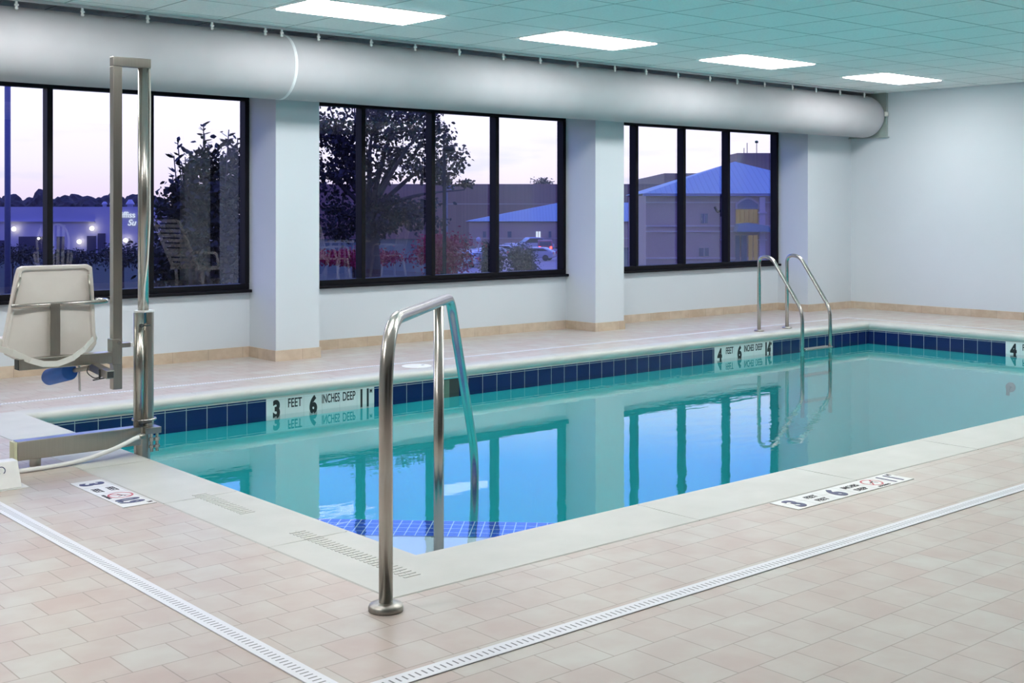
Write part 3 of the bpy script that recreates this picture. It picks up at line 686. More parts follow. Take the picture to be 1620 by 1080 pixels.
# ------------------------------------------------------------------ garden furniture on the near deck (seen mirrored in the panes)
def place(root, x, y, rz): root.location = (x, y, 0); root.rotation_euler = (0, 0, rz)
def part0(name, bm, m, parent, **k):
    o = obj(name, bm, m, None, **k); o.parent = parent; return o
def make_chaise(label):
    t = empty('chaise_lounge', (0, 0, 0), label, 'lounge chair')
    bk = Vector((0, math.cos(R(62)), math.sin(R(62)))); b0 = Vector((0, .0, .34))
    for s in (-1, 1):
        bm = BM(); bar(bm, b0 + Vector((s * .30, 0, 0)), b0 + Vector((s * .30, 0, 0)) + bk * .88, .045, .035, (1, 0, 0)); part0('back_rail', bm, M['resin'], t)
        bm = BM(); bar(bm, (s * .30, 0.05, .33), (s * .30, -.62, .33), .045, .05); part0('side_rail', bm, M['resin'], t)
        for y in (-.05, -.55):
            bm = BM(); tube(bm, [(s * .30, y, .32), (s * .31, y - .03, .15), (s * .31, y - .02, 0)], .026, 10); part0('leg', bm, M['resin'], t, smooth=True)
        bm = BM(); tube(bm, fillet([(s * .33, .15, .60), (s * .35, -.35, .58), (s * .33, -.40, .33)], .08), .022, 10); part0('armrest', bm, M['resin'], t, smooth=True)
    bm = BM()
    for k in range(10):
        c = b0 + bk * (.06 + k * .09); bar(bm, c + Vector((-.285, 0, 0)), c + Vector((.285, 0, 0)),   .056, .010, bk.cross(Vector((1, 0, 0))))
    part0('back_slats', bm, M['resin'], t)
    bm = BM()
    for k in range(7): box(bm, (-.285, -.08 - k * .09, .335), (.285, -.012 - k * .09, .347))
    part0('seat_slats', bm, M['resin'], t)
    return t
ch = make_chaise('white slatted resin lounge chair mirrored in the left window'); place(ch, 9.05, 1.0, R(75))
def make_table(label):
    t = empty('patio_table', (0, 0, 0), label, 'table')
    bm = BM(); lathe(bm, [(.50, .69), (.52, .70), (.52, .715), (.49, .72)], 40); part0('tabletop', bm, M['resin'], t, smooth=False)
    for k in range(4):
        a = R(45 + 90 * k); bm = BM(); tube(bm, [(.20 * math.cos(a), .20 * math.sin(a), .69), (.26 * math.cos(a), .26 * math.sin(a), .3), (.40 * math.cos(a), .40 * math.sin(a), 0)], .024, 10); part0('leg', bm, M['resin'], t, smooth=True)
    return t
tb = make_table('round white resin patio table mirrored in the middle window'); place(tb, 12.35, .55, 0)
def make_chair(label):
    t = empty('patio_chair', (0, 0, 0), label, 'chair', 'white garden chairs on the near deck')
    bm = BM(); box(bm, (-.22, -.22, .41), (.22, .22, .43)); part0('seat', bm, M['resin'], t, bevel=.008)
    for sx in (-1, 1):
        for sy in (-1, 1):
            bm = BM(); tube(bm, [(sx * .20, sy * .20, .42), (sx * .225, sy * .23, .2), (sx * .25, sy * .26, 0)], .022, 10); part0('leg', bm, M['resin'], t, smooth=True)
        bm = BM(); tube(bm, fillet([(sx * .24, .20, .62), (sx * .27, -.18, .63), (sx * .24, -.22, .42)], .07), .02, 10); part0('armrest', bm, M['resin'], t, smooth=True)
    bm = BM(); tube(bm, fillet([(-.21, .22, .42), (-.24, .31, .86), (-.15, .35, 1.06), (.15, .35, 1.06), (.24, .31, .86), (.21, .22, .42)], .1), .018, 10); part0('back_frame', bm, M['resin'], t, smooth=True)
    bm = BM()
    for k in range(5): bar(bm, (-.14 + .07 * k, .225, .43), (-.16 + .08 * k, .345, 1.05), .045, .008, (0, 1, -.2))
    part0('back_slats', bm, M['resin'], t)
    return t
c1 = make_chair('white resin garden chair right of the patio table, mirrored in the middle window'); place(c1, 13.33, .62, R(-80))
c2 = copy_tree(c1); c2['label'] = 'white resin garden chair left of the patio table, mirrored in the middle window'; place(c2, 11.75, 1.15, R(150))
c3 = copy_tree(c1); c3['label'] = 'white resin garden chair mirrored faintly behind the lift post'; place(c3, 7.0, .7, R(200))

# ------------------------------------------------------------------ the town outside
def vquad(bm, ptsa, uv=None):
    f = bm.faces.new([bm.verts.new(p) for p in ptsa]); return f
bm = BM()
DIR = Vector((CY, SY, 0)); LAT = Vector((SY, -CY, 0))
rows = [(10, -.45), (20, -.85), (40, -1.8), (60, -2.75), (95, -4.4), (140, -4.4), (400, -4.4), (900, -4.4)]
ys = [(9.95, -.45), (16, -.8), (30, -1.8), (45, -2.75), (68, -4.4), (110, -4.4), (400, -4.4), (900, -4.4)]
def ground_z(y):
    for (a, za), (b, zb) in zip(ys, ys[1:]):
        if a <= y <= b: return za + (zb - za) * (y - a) / (b - a)
    return -.45 if y < 10 else -4.4
rings = [[bm.verts.new((x, y, z)) for x in (-200, -60, -20, 0, 20, 60, 120, 300, 700)] for y, z in ys]
for a, b in zip(rings, rings[1:]):
    for k in range(len(a) - 1): bm.faces.new((a[k], a[k + 1], b[k + 1], b[k]))
struct(obj('floor_outside', bm, M['grass']))
pA = [at(690, 430, 104), at(1320, 430, 104), at(1320, 398, 300), at(560, 398, 300)]
bm = BM(); vs = []
for p in ((at(725, 0, 97)), (at(975, 0, 97)), (at(975, 0, 170)), (at(722, 0, 170))): vs.append((p.x, p.y))
a = [bm.verts.new((x, y, -4.39)) for x, y in vs]; b = [bm.verts.new((x, y, -4.36)) for x, y in vs]
bm.faces.new(b); bm.faces.new(a[::-1])
for k in range(4): bm.faces.new((a[k], a[(k + 1) % 4], b[(k + 1) % 4], b[k]))
tag(obj('parking_lot', bm, M['asphalt']), 'flat grey asphalt parking lot beyond the middle window', 'parking lot')

def facade_box(bm, px0, px1, ytop, d, depth, zb=-4.4):
    """block whose front face spans px0..px1 at distance d, top at pixel row ytop"""
    p, q = at(px0, ytop, d), at(px1, ytop, d); zt = p.z
    n = DIR * depth
    base = [Vector((p.x, p.y, 0)), Vector((q.x, q.y, 0)), Vector((q.x, q.y, 0)) + n, Vector((p.x, p.y, 0)) + n]
    lo = [bm.verts.new((v.x, v.y, zb)) for v in base]; hi = [bm.verts.new((v.x, v.y, zt)) for v in base]
    bm.faces.new(lo[::-1]); bm.faces.new(hi)
    for k in range(4): bm.faces.new((lo[k], lo[(k + 1) % 4], hi[(k + 1) % 4], hi[k]))
def front_rect(bm, px0, px1, y0, y1, d, proud=.1):
    """thin panel on a facade at distance d"""
    dd_ = d - proud
    a, b = at(px0, y1, d), at(px1, y1, d); c, e = at(px1, y0, d), at(px0, y0, d)
    f = [v - DIR * proud for v in (a, b, c, e)]; bk = [v + DIR * .05 for v in (a, b, c, e)]
    F_ = [bm.verts.new(v) for v in f]; B_ = [bm.verts.new(v) for v in bk]
    bm.faces.new(F_); bm.faces.new(B_[::-1])
    for k in range(4): bm.faces.new((F_[k], F_[(k + 1) % 4], B_[(k + 1) % 4], B_[k]))
# white store on the left
SD = 150
e_ = at(120, 400, SD); ST = empty('store_building', (e_.x, e_.y, -4.4), 'long white flat roofed store building behind the left window', 'building')
bm = BM(); facade_box(bm, -260, 262, 327, SD, 25); obj('wall', bm, M['storewhite'], ST)
bm = BM(); front_rect(bm, -260, 150, 349, 351, SD, .35); obj('canopy_edge', bm, M['storewhite'], ST)
for a, b, y0, y1 in ((30, 72, 374, 402), (90, 102, 374, 404), (138, 152, 373, 404), (155, 167, 369, 402), (-60, 10, 380, 408)):
    bm = BM(); front_rect(bm, a, b, y0, y1, SD, .12); obj('shop_window', bm, M['storedark'], ST)
text('sign_lettering', 'iffiss', 1.02, M['signwhite'], ST, at(203, 344, SD - .2), LAT, (0, 0, 1), .98, .012, 0, .05)
text('sign_lettering', 'Su', 1.05, M['signwhite'], ST, at(208, 356.5, SD - .2), LAT, (0, 0, 1), 1.0, .012, .3, .05)
for x, w in ((157, .45), (169, .45), (198, .7)):
    p = at(x, 327, SD); bm = BM(); lathe(bm, [(w * .55, 0), (w * .5, .25), (w * .8, .3), (w * .7, .45), (w * .3, .65 + (w - .45))], 14, p + DIR * 2); obj('roof_vent', bm, M['storewhite'], ST, True)
for x, y in ((25, 362), (148, 361), (128, 382), (201, 380), (64, 377)):
    p = at(x, y, SD) - DIR * .6; r = .26 if x != 64 else .14
    bm = BM(); bmesh.ops.create_icosphere(bm, subdivisions=2, radius=r, matrix=Matrix.Translation(p)); g_ = obj('globe_lamp', bm, M['bulb'], ST, True)
    bm = BM(); tube(bm, [p, p + DIR * .6], .05, 8); sub(obj('lamp_arm', bm, M['lampdark']), g_)
# large brown brick block
e_ = at(760, 300, 225); BB = empty('brick_building', (e_.x, e_.y, -4.4), 'large plain brown brick building filling the skyline behind the middle window', 'building')
bm = BM(); facade_box(bm, 430, 1040, 291, 225, 60); facade_box(bm, 1051, 1320, 274, 230, 50); facade_box(bm, 1040, 1051, 291, 226, 50); obj('wall', bm, M['brick'], BB)
bm = BM(); facade_box(bm, 1166, 1240, 242, 228, 14); obj('stair_tower', bm, M['brick'], BB)
bm = BM(); front_rect(bm, 430, 1040, 322, 323, 225, .15); obj('stone_course', bm, M['trimstone'], BB)
for x, y in ((1182, 226), (1197, 222), (1177, 234)):
    p, q = at(x, 242, 232), at(x, y, 232); bm = BM(); tube(bm, [p, q], .07, 6)
    if y == 222: tube(bm, [q - Vector((0, 0, .5)), q - Vector((0, 0, .1))], .3, 8)
    obj('antenna', bm, M['lampdark'], BB)
# hip roof helper
def hip(bm, px0, px1, yeave, ridge, d, depth, over=.5):
    """hip roof; ridge = list of (px, y) at depth d+depth/2"""
    uvl = bm.loops.layers.uv.verify()
    a, b = at(px0, yeave, d) - DIR * over, at(px1, yeave, d) - DIR * over
    c, e = b + DIR * (depth + 2 * over), a + DIR * (depth + 2 * over)
    z = a.z; k = (d + depth / 2) / d
    tops = []
    for px, y in ridge:
        p = at(px, y, d); p = p + DIR * depth / 2; tops.append(p)
    def face(vs_):
        f = bm.faces.new([bm.verts.new(v) for v in vs_])
        for lp_ in f.loops: lp_[uvl].uv = (lp_.vert.co.dot(LAT), lp_.vert.co.z)
    if len(tops) == 1:
        t = tops[0]; face((a, b, t)); face((b, c, t)); face((c, e, t)); face((e, a, t))
    else:
        t, s = tops; face((a, b, s, t)); face((b, c, s)); face((c, e, t, s)); face((e, a, t))
    face((a, e, c, b))
# low building with long blue roof
e_ = at(870, 370, 176); LB = empty('low_building', (e_.x, e_.y, -4.4), 'low tan building with a long blue metal roof behind the parking lot', 'building')
bm = BM(); facade_box(bm, 742, 1060, 351, 176, 16); obj('wall', bm, M['tanbrick'], LB)
bm = BM(); hip(bm, 736, 1066, 350, [(888, 320), (1040, 320)], 176, 16); obj('roof', bm, M['blueroof'], LB)
bm = BM(); front_rect(bm, 742, 1060, 376, 377.2, 176, .15); obj('stone_course', bm, M['trimstone'], LB)
for x0, x1, m_ in ((764, 769, 'coolwin'), (803, 809, 'coolwin'), (848, 851, 'signwhite'), (852, 855, 'signwhite'), (868, 872, 'coolwin')):
    bm = BM(); front_rect(bm, x0, x1, 366, 375.5, 176, .12); obj('window', bm, M[m_], LB)
# two storey building with a blue hip roof
BD = 100
e_ = at(1150, 400, BD); TB = empty('office_building', (e_.x, e_.y, -4.4), 'two storey brick office with a blue seamed hip roof behind the right window', 'building')
bm = BM(); facade_box(bm, 1022, 1330, 309, BD, 15); obj('wall', bm, M['tanbrick'], TB)
bm = BM(); hip(bm, 1017, 1362, 306, [(1189, 250)], BD, 15, .6); obj('roof', bm, M['blueroof'], TB)
bm = BM(); front_rect(bm, 1017, 1345, 306, 310, BD, .55); obj('fascia', bm, flat('blue grey fascia', (.16, .22, .34), .5), TB)
for y0, y1 in ((319, 321), (356, 358.5), (365, 367), (407, 409.5)):
    bm = BM(); front_rect(bm, 1022, 1330, y0, y1, BD, .14); obj('stone_course', bm, M['trimstone'], TB)
for x in (1140, 1200):
    bm = BM(); front_rect(bm, x, x + 9, 312, 425, BD, .45); pi_ = obj('pilaster', bm, M['trimstone'], TB)
    bm = BM(); front_rect(bm, x - 2, x + 11, 335, 337.5, BD, .6); front_rect(bm, x - 2, x + 11, 378, 380, BD, .6); sub(obj('capital', bm, M['trimstone']), pi_)
def arch_pts(px0, px1, ybase, ytop, n=10):
    out = [(px0, ybase)]
    for k in range(n + 1):
        t = k / n; out.append((px0 + (px1 - px0) * t, ybase - (ybase - ytop) * (.45 + .55 * math.sin(math.pi * t))))
    out.append((px1, ybase)); return out
def front_poly(bm, pts, d, proud):
    f = [at(x, y, d) - DIR * proud for x, y in pts]; F_ = [bm.verts.new(v) for v in f]; B_ = [bm.verts.new(v + DIR * (proud + .05)) for v in f]
    bm.faces.new(F_); bm.faces.new(B_[::-1]); n = len(f)
    for k in range(n): bm.faces.new((F_[k], F_[(k + 1) % n], B_[(k + 1) % n], B_[k]))
bm = BM(); front_poly(bm, arch_pts(1163, 1201, 331, 312), BD, .2); obj('arch_surround', bm, M['trimstone'], TB)
bm = BM(); front_poly(bm, arch_pts(1166, 1198, 330, 315), BD, .3); obj('arched_window', bm, M['coolwin'], TB)
for x in (1164, 1171, 1178, 1185, 1192):
    bm = BM(); front_rect(bm, x, x + 6, 331, 353, BD, .16); obj('lit_window', bm, M['warmwin'], TB)
bm = BM(); front_poly(bm, [(1160, 366), (1214, 366), (1210, 357), (1180, 352), (1163, 354)], BD, 1.6); obj('entrance_canopy', bm, M['blueroof'], TB)
for x0, x1, m_ in ((1163, 1170, 'coolwin'), (1172, 1181, 'coolwin'), (1184, 1190, 'warmwin'), (1192, 1198, 'warmwin')):
    bm = BM(); front_rect(bm, x0, x1, 372, 412, BD, .16); obj('entrance_glazing', bm, M[m_], TB)
for x0, x1, y0, y1 in ((1109, 1119, 338, 353), (1106, 1121, 392, 405)):
    bm = BM(); front_rect(bm, x0, x1, y0, y1, BD, .12); w_ = obj('window', bm, M['coolwin'], TB)
    bm = BM(); front_rect(bm, (x0 + x1) / 2 - .5, (x0 + x1) / 2 + .5, y0, y1, BD, .16); sub(obj('window_bar', bm, M['trimstone']), w_)
p = at(1138, 325, BD) - DIR * .7
bm = BM(); tube(bm, [p + Vector((0, 0, .9)), p + Vector((0, 0, -.9))], .04, 6); tube(bm, fillet([p + Vector((0, 0, -.4)), p - LAT * .25 + Vector((0, 0, -.55)), p - LAT * .5 + Vector((0, 0, -.1))], .2), .09, 8); obj('aerial', bm, M['lampdark'], TB)

# trees and shrubs
def leaves(bm, centre, rad, n, size, clusters=60, seed=1, spread=.28, droop=.3, shape=None, asp=.5):
    rnd = random.Random(seed); cl = []
    while len(cl) < clusters:
        v = Vector((rnd.uniform(-1, 1), rnd.uniform(-1, 1), rnd.uniform(-1, 1)))
        if v.length > 1 or (shape and not shape(v)): continue
        cl.append(v)
    for k in range(n):
        c = rnd.choice(cl); o_ = Vector((rnd.gauss(0, spread), rnd.gauss(0, spread), rnd.gauss(0, spread)))
        p = Vector(centre) + Vector(((c.x + o_.x) * rad[0], (c.y + o_.y) * rad[1], (c.z + o_.z * .8) * rad[2]))
        d1 = Vector((rnd.uniform(-1, 1), rnd.uniform(-1, 1), rnd.uniform(-1, .6) - droop)).normalized()
        d2 = d1.cross(Vector((rnd.uniform(-1, 1), rnd.uniform(-1, 1), rnd.uniform(-1, 1)))).normalized()
        s = size * rnd.uniform(.6, 1.25); w = s * asp
        nn_ = d1.cross(d2) * s * .06
        v = [bm.verts.new(q) for q in (p, p + d1 * s * .35 + d2 * w * .5 + nn_, p + d1 * s * .75 + d2 * w * .36 + nn_, p + d1 * s, p + d1 * s * .75 - d2 * w * .36 + nn_, p + d1 * s * .35 - d2 * w * .5 + nn_)]
        bm.faces.new(v)
# tall broad-leaved shrub close behind the left window
SH = 24.0; KS = SH / 13.2
c = at(325, 330, SH); c.z = 0
gz = ground_z(c.y)
sh = empty('broadleaf_shrub', (c.x, c.y, gz), 'tall dark shrub with big leaves outside the right pane of the left window', 'shrub')
bm = BM(); rnd = random.Random(4)
stems = []
for k in range(16):
    tx = rnd.uniform(262, 392); ty = 205 + abs(tx - 322) * .8 * (1 if tx < 322 else .35) + rnd.uniform(0, 60)
    if k == 0: tx, ty = 322, 196
    if k == 1: tx, ty = 281, 222
    if k == 2: tx, ty = 362, 205
    if k == 3: tx, ty = 376, 218
    tip = at(tx, ty, SH + rnd.uniform(-.4, .4)); root = Vector((c.x + rnd.uniform(-.3, .3), c.y + rnd.uniform(-.3, .3), gz))
    mid = root * .45 + tip * .55 + (Vector((tip.x, tip.y, 0)) - Vector((root.x, root.y, 0))) * .25
    pts = fillet([root, mid, tip], .5, 8); stems.append(pts); tube(bm, pts, .012, 6, radii=[KS * (.02 * (1 - i / len(pts)) + .004) for i in range(len(pts))])
obj('stem', bm, M['bark'], sh, True)
bm = BM()
for pts in stems:
    for i in range(5, len(pts)):
        for j in range(26 if i == len(pts) - 1 else 6):
            a = pts[i - 1].lerp(pts[i], rnd.random()); ang = rnd.uniform(0, 6.28)
            d1 = Vector((math.cos(ang), math.sin(ang), rnd.uniform(.1, .9))).normalized(); d2 = d1.cross(Vector((rnd.uniform(-1, 1), rnd.uniform(-1, 1), 1))).normalized(); s = rnd.uniform(.07, .11) * KS; w = s * .42
            v = [bm.verts.new(q) for q in (a, a + d1 * s * .35 + d2 * w * .5, a + d1 * s * .7 + d2 * w * .4, a + d1 * s, a + d1 * s * .7 - d2 * w * .4, a + d1 * s * .35 - d2 * w * .5)]; bm.faces.new(v)
for (px, py, ru, rz, n_) in ((330, 315, .38, .34, 1700), (318, 262, .16, .20, 260), (365, 262, .18, .28, 360), (290, 330, .26, .26, 700), (320, 410, .46, .55, 2600), (275, 410, .22, .45, 700), (350, 350, .34, .5, 1200)):
    leaves(bm, at(px, py, SH + .1), (ru * KS, ru * .9 * KS, rz * KS), n_, .085 * KS, 50, int(px), .25, -.2)
obj('foliage', bm, M['leaf'], sh)
# big maple behind the middle window
TD = 25
c = at(590, 300, TD)
mp_ = empty('maple_tree', (c.x, c.y, ground_z(c.y)), 'large leafy tree with open dark foliage behind the middle window', 'tree')
bm = BM(); base = Vector((c.x, c.y, ground_z(c.y))); rnd = random.Random(9)
fork = at(585, 330, TD); tube(bm, [base, base.lerp(fork, .5) + Vector((.05, 0, 0)), fork], .14, 10, radii=[.2, .16, .13])
for tx, ty in ((500, 200), (520, 165), (560, 158), (600, 155), (640, 160), (690, 175), (720, 240), (660, 220), (470, 260), (540, 240), (735, 300)):
    tip = at(tx, ty, TD + rnd.uniform(-1.2, 1.2)); mid = fork.lerp(tip, .5) + Vector((rnd.uniform(-.15, .15), 0, rnd.uniform(0, .35)))
    tube(bm, fillet([fork - Vector((0, 0, .1)), mid, tip], .7, 6), .03, 6, radii=[.055, .05, .045, .04, .036, .03, .024, .02, .012])
obj('trunk', bm, M['bark'], mp_, True)
bm = BM()
for i, (px, py, ru, rz, n_) in enumerate(((520, 225, .80, .60, 900), (590, 212, .95, .58, 950), (640, 255, .70, .45, 620), (540, 275, .85, .40, 800), (680, 205, .48, .50, 420), (712, 250, .36, .36, 230), (722, 288, .30, .10, 110), (610, 178, 1.1, .25, 500), (480, 205, .8, .6, 600), (640, 335, .75, .45, 900), (560, 345, .85, .55, 1100), (690, 275, .40, .22, 220))):
    leaves(bm, at(px, py, TD), (ru, ru, rz), int(n_ * 1.55), .098, 30, 50 + i, .17, .35, None, .6)
obj('foliage', bm, M['leaf2'], mp_)
def bush(name, label, px, py, d, ru, rz, n_, size, m, seed, cat='shrub', group=None):
    c = at(px, py, d); t = empty(name, (c.x, c.y, ground_z(c.y)), label, cat, group)
    bm = BM(); tube(bm, [(c.x, c.y, ground_z(c.y)), (c.x, c.y, c.z)], .06, 7); obj('stem', bm, M['bark'], t)
    bm = BM(); leaves(bm, c, (ru, ru, rz), n_, size, 60, seed, .25); obj('foliage', bm, m, t); return t
bush('crimson_shrub', 'round crimson shrub right of the mullion in the middle window', 700, 402, 40, .9, .62, 5200, .11, M['crimson'], 3)
bush('crimson_shrub', 'wide crimson shrub behind the mirrored table, left of the first mullion', 560, 408, 42, 1.4, .30, 3600, .11, M['crimson'], 5)
bush('conical_evergreen', 'small dark evergreen left of the last mullion in the middle window', 776, 420, 58, .5, 1.0, 4200, .13, M['leaf'], 11)
bush('conical_evergreen', 'small dark evergreen at the parking lot edge in the last pane of the middle window', 826, 418, 66, .75, 1.1, 4800, .13, M['leaf'], 12)
bush('low_shrub', 'low dark shrub on the verge left of the lift mast', 120, 408, 70, 1.6, .5, 1200, .2, M['leaf'], 13)
bush('low_shrub', 'low dark shrub on the verge between lift post and mast', 195, 402, 78, 1.2, .8, 1200, .2, M['leaf'], 14)
bush('low_shrub', 'low dark shrub on the verge in front of the store, far left pane', 20, 405, 85, 2.0, .7, 1400, .2, M['leaf'], 15)
# distant tree line behind the store and one crown over the brick block
def far_tree(px, ytop, wpx, d, label, seed, group='distant trees'):
    c = at(px, ytop, d); w = wpx * d / F_PX / 2; h = c.z + 4.4
    t = empty('distant_tree', (c.x, c.y, -4.4), label, 'tree', group)
    bm = BM(); bmesh.ops.create_icosphere(bm, subdivisions=4, radius=1); rnd = random.Random(seed); ph = [rnd.uniform(0, 6.28) for _ in range(9)]
    for v in bm.verts:
        n_ = v.co.normalized(); k = 1 + .13 * math.sin(5 * n_.x + ph[0]) + .11 * math.sin(7 * n_.z + ph[1]) * math.cos(6 * n_.y + ph[2]) + .06 * math.sin(17 * n_.x + ph[3]) * math.sin(15 * n_.z + ph[4]) + rnd.uniform(-.03, .03)
        v.co = Vector((n_.x * w * k, n_.y * w * k, n_.z * h * .46 * k)) + Vector((c.x, c.y, c.z - h * .46))
    obj('crown', bm, M['farleaf'], t); bm = BM(); tube(bm, [(c.x, c.y, -4.4), (c.x, c.y, c.z - h * .5)], .5, 8); obj('trunk', bm, M['bark'], t)
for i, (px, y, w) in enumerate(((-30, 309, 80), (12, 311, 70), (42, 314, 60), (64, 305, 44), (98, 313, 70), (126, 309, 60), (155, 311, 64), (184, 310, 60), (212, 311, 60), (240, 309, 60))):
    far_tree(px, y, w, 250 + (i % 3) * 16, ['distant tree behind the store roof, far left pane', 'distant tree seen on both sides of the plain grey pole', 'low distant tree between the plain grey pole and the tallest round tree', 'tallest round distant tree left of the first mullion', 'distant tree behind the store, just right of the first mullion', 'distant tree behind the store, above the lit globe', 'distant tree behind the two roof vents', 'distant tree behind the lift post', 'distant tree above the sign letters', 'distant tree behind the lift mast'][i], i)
c = at(858, 290, 292); bt = empty('distant_tree', (c.x, c.y, -4.4), 'bare distant tree top rising over the brick building in the last middle pane', 'tree', 'distant trees')
bm = BM(); tube(bm, [(c.x, c.y, -4.4), (c.x, c.y, c.z)], .3, 8); rnd = random.Random(3)
for k in range(26):
    e2 = Vector((c.x, c.y, c.z)) + LAT * rnd.uniform(-3, 3) + Vector((0, 0, rnd.uniform(-.5, 1.6))); tube(bm, [(c.x, c.y, c.z - 2), e2.lerp(Vector((c.x, c.y, c.z)), .4), e2], .08, 5)
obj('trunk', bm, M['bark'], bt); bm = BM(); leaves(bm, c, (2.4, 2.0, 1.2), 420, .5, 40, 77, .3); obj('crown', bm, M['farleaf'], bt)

# poles
p = at(703, 236, 21); gz = ground_z(p.y)
LPo = empty('street_lamp', (p.x, p.y, gz), 'dark street lamp post with a flat head behind the middle window', 'street lamp')
bm = BM(); tube(bm, [(p.x, p.y, gz), (p.x, p.y, p.z)], .08, 10, radii=[.036, .030]); obj('pole', bm, M['lampdark'], LPo, True)
bm = BM(); tube(bm, [Vector((p.x, p.y, p.z - .03)), p + LAT * .0 + Vector((0, 0, .0)), p + LAT * .05 + Vector((0, 0, .012)), p + LAT * .14 + Vector((0, 0, .005)), p + LAT * .18 + Vector((0, 0, -.01))], .1, 10, radii=[.030, .040, .050, .044, .015]); obj('lamp_head', bm, M['lampdark'], LPo, True)
p = at(12, 330, 34); gz = ground_z(p.y)
PO = empty('utility_pole', (p.x, p.y, gz), 'plain grey pole standing outside the far left pane', 'pole')
bm = BM(); tube(bm, [(p.x, p.y, gz), (p.x, p.y, 6.2)], .082, 12); obj('shaft', bm, M['polegrey'], PO, True)
bm = BM(); lathe(bm, [(.10, 0), (.10, .05), (.03, .1)], 12, (p.x, p.y, 6.2)); obj('pole_cap', bm, M['polegrey'], PO, True)
p = at(757, 382, 120)
LS = empty('street_lamp', (p.x, p.y, -4.4), 'small pale lamp post standing among the parked cars', 'street lamp')
bm = BM(); tube(bm, [(p.x, p.y, -4.36), (p.x, p.y, -1.9)], .06, 8); obj('pole', bm, M['trimstone'], LS); bm = BM(); bmesh.ops.create_icosphere(bm, subdivisions=2, radius=.25, matrix=Matrix.Translation((p.x, p.y, -1.8))); obj('lamp_globe', bm, M['storewhite'], LS, True)
# road sign left of the lamp head
p = at(707, 297, 52); gz = ground_z(p.y)
SG = empty('road_sign', (p.x, p.y, gz), 'small blue sign plate on a thin post beside the street lamp', 'sign')
bm = BM(); tube(bm, [(p.x, p.y, gz), (p.x, p.y, p.z + .1)], .04, 8); obj('post', bm, M['polegrey'], SG)
bm = BM(); a_ = p + LAT * .04 - DIR * .06; bar(bm, a_ , a_ + LAT * .28, .02, .16); obj('plate', bm, flat('blue sign', (.12, .2, .42), .5), SG)

# cars
CARC = {}
def make_car(label, paint, suv=False):
    key = (paint, suv); t = empty('car', (0, 0, 0), label, 'car', 'parked cars')
    h = 1.75 if suv else 1.45; L = 4.5
    prof = [(-2.25, .35), (-2.25, .80), (-2.1, .95), (-1.2, 1.0), (-.55, h - .06), (-.2, h), (1.2, h - (.02 if suv else .05)), (1.9 if not suv else 2.1, 1.05), (2.2, .95), (2.25, .4), (1.9, .28), (-1.9, .28)]
    bm = BM(); prism(bm, prof, (0, -.88, 0), (1, 0, 0), (0, 0, 1), (0, 1, 0), 1.76); part0('body', bm, paint, t, bevel=.09)
    bm = BM(); gp = [(-1.05, 1.03), (-.52, h - .14), (1.15, h - .14), (1.72 if not suv else 1.95, 1.05)]
    prism(bm, gp, (0, -.888, 0), (1, 0, 0), (0, 0, 1), (0, 1, 0), .02); prism(bm, gp, (0, .868, 0), (1, 0, 0), (0, 0, 1), (0, 1, 0), .02)
    bar(bm, (-1.19, -.74, 1.02), (-1.19, .74, 1.02), .02, .02)
    a = [bm.verts.new(q) for q in ((-1.17, -.74, 1.03), (-1.17, .74, 1.03), (-.60, .64, h - .08), (-.60, -.64, h - .08))]; bm.faces.new(a)
    xe = 1.93 if not suv else 2.09
    a = [bm.verts.new(q) for q in ((xe + .0, -.72, 1.08), (xe + .0, .72, 1.08), (1.30, .64, h - .10), (1.30, -.64, h - .10))]; bm.faces.new(a)
    part0('glazing', bm, M['carglass'], t)
    for x in (-1.4, 1.4):
        for y in (-.82, .82):
            bm = BM(); tube(bm, [(x, y - .1, .33), (x, y + .1, .33)], .33, 18); part0('wheel', bm, M['tyre'], t)
    for y in (-.68, .68):
        bm = BM(); box(bm, (2.19, y - .13, .72), (2.262, y + .13, 1.0)); part0('tail_light', bm, M['tail'] if suv else M['red'], t)
        bm = BM(); box(bm, (-2.262, y - .16, .66), (-2.19, y + .16, .80)); part0('headlight', bm, M['storewhite'], t)
    return t
paints = [noise_mat('car paint ' + n, c, tuple(x * 1.05 for x in c), .25, .3, 3, 1) for n, c in (('silver', (.42, .43, .46)), ('dark', (.05, .05, .06)), ('white', (.62, .63, .66)), ('red', (.30, .05, .05)))]
yaw_row = YAW
def put_car(t, px, d, rz):
    p = at(px, 0, d); t.location = (p.x, p.y, -4.36); t.rotation_euler = (0, 0, rz)
fwd = YAW      # direction away from the camera (angle of the camera axis in plan)
s_ = make_car('red and dark car with lit tail lights at the right of the parking lot', paints[3], True); put_car(s_, 862, 150, math.atan2(-SY, -CY) )
s2 = make_car('silver car behind the lit tail light car, right side of the lot', paints[0], True); put_car(s2, 848, 163, math.atan2(SY, CY) + 1.9)
for ch_ in s2.children:
    if ch_.name.startswith('tail_light'): ch_.data.materials[0] = M['red']
base_c = make_car('silver car first from the left in the parked row', paints[0]); put_car(base_c, 741, 118, math.atan2(-SY, -CY) + .75)
lab = ['silver car second from the left in the parked row', 'silver car third from the left, in front of the lamp post', 'silver car left of the last middle mullion', 'silver car right of the last middle mullion', 'silver car at the right end of the parked row']
for k, (px, d) in enumerate(((752, 123), (762, 128), (774, 133), (803, 140), (811, 147))):
    c = copy_tree(base_c); c['label'] = lab[k]; put_car(c, px, d, math.atan2(-SY, -CY) + .75)
c = copy_tree(base_c); c['label'] = 'low silver car parked below the car with lit tail lights'; put_car(c, 846, 132, math.atan2(-SY, -CY) + 1.3)

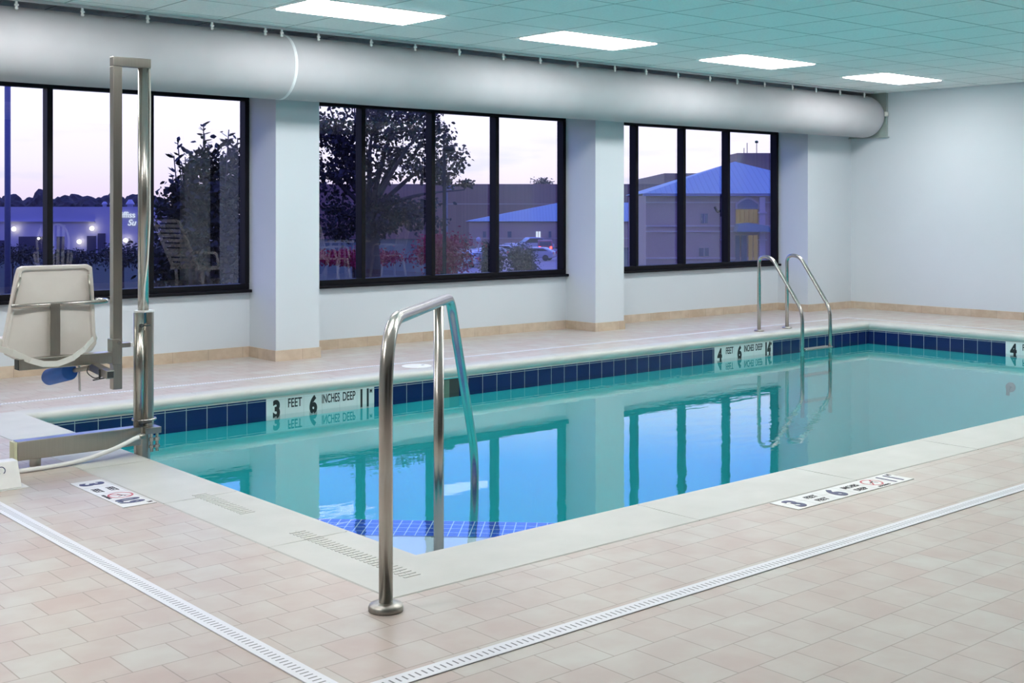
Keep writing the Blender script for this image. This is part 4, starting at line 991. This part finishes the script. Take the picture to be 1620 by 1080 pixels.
# ------------------------------------------------------------------ sky
w = bpy.data.worlds.new('sky'); scene.world = w; w.use_nodes = True; nt = w.node_tree; bg = nt.nodes['Background']
tc = nt.nodes.new('ShaderNodeTexCoord'); sp = nt.nodes.new('ShaderNodeSeparateXYZ'); nt.links.new(tc.outputs['Generated'], sp.inputs[0])
rp = nt.nodes.new('ShaderNodeValToRGB'); cr = rp.color_ramp
stops = [(0, (.30, .27, .38)), (.495, (.50, .45, .60)), (.502, (.90, .76, .95)), (.518, (.98, .93, 1.15)), (.545, (1.1, 1.08, 1.35)), (.575, (1.0, 1.08, 1.5)), (.60, (.34, .60, 1.85)), (.68, (.28, .50, 1.8)), (.78, (.22, .34, 1.5)), (1, (.20, .24, 1.1))]
while len(cr.elements) < len(stops): cr.elements.new(.5)
for e, (p, c) in zip(cr.elements, stops): e.position = p; e.color = (*c, 1)
mr = nt.nodes.new('ShaderNodeMapRange'); mr.inputs[1].default_value = -1; mr.inputs[2].default_value = 1
nt.links.new(sp.outputs['Z'], mr.inputs[0]); nt.links.new(mr.outputs[0], rp.inputs[0])
# sunset side: the horizon beyond the windows is bright, the sky behind is deep blue
dt = nt.nodes.new('ShaderNodeVectorMath'); dt.operation = 'DOT_PRODUCT'; dt.inputs[1].default_value = (.35, .94, 0)
nt.links.new(tc.outputs['Generated'], dt.inputs[0])
mr2 = nt.nodes.new('ShaderNodeMapRange'); mr2.interpolation_type = 'SMOOTHSTEP'
mr2.inputs[1].default_value = -.25; mr2.inputs[2].default_value = .55; mr2.inputs[3].default_value = 0; mr2.inputs[4].default_value = 1
nt.links.new(dt.outputs['Value'], mr2.inputs[0])
mx = nt.nodes.new('ShaderNodeMix'); mx.data_type = 'RGBA'; mx.inputs['A'].default_value = (.22, .25, 1.35, 1)
nt.links.new(mr2.outputs[0], mx.inputs['Factor']); nt.links.new(rp.outputs[0], mx.inputs['B'])
# thin low clouds
mpn = nt.nodes.new('ShaderNodeMapping'); mpn.inputs['Scale'].default_value = (7, 7, 34); nt.links.new(tc.outputs['Generated'], mpn.inputs[0])
nz = nt.nodes.new('ShaderNodeTexNoise'); nz.inputs['Scale'].default_value = 1.4; nz.inputs['Detail'].default_value = 4; nt.links.new(mpn.outputs[0], nz.inputs['Vector'])
mr3 = nt.nodes.new('ShaderNodeMapRange'); mr3.inputs[1].default_value = .56; mr3.inputs[2].default_value = .70; mr3.inputs[3].default_value = 0; mr3.inputs[4].default_value = .75
nt.links.new(nz.outputs['Fac'], mr3.inputs[0])
mr4 = nt.nodes.new('ShaderNodeMapRange'); mr4.inputs[1].default_value = .0; mr4.inputs[2].default_value = .085; mr4.inputs[3].default_value = 1; mr4.inputs[4].default_value = 0
nt.links.new(sp.outputs['Z'], mr4.inputs[0])
mu = nt.nodes.new('ShaderNodeMath'); mu.operation = 'MULTIPLY'; nt.links.new(mr3.outputs[0], mu.inputs[0]); nt.links.new(mr4.outputs[0], mu.inputs[1])
mx2 = nt.nodes.new('ShaderNodeMix'); mx2.data_type = 'RGBA'; mx2.inputs['B'].default_value = (.60, .66, .95, 1)
nt.links.new(mu.outputs[0], mx2.inputs['Factor']); nt.links.new(mx.outputs['Result'], mx2.inputs['A'])
nt.links.new(mx2.outputs['Result'], bg.inputs[0]); bg.inputs[1].default_value = 1.0

# ------------------------------------------------------------------ view
vs_ = scene.view_settings
scene.display_settings.display_device = 'sRGB'
vs_.view_transform = 'Standard'; vs_.look = 'None'; vs_.gamma = 1; vs_.use_curve_mapping = False; vs_.exposure = 0.37
scene.cycles.max_bounces = 14; scene.cycles.diffuse_bounces = 6; scene.cycles.glossy_bounces = 6; scene.cycles.transparent_max_bounces = 16; scene.cycles.sample_clamp_indirect = 4
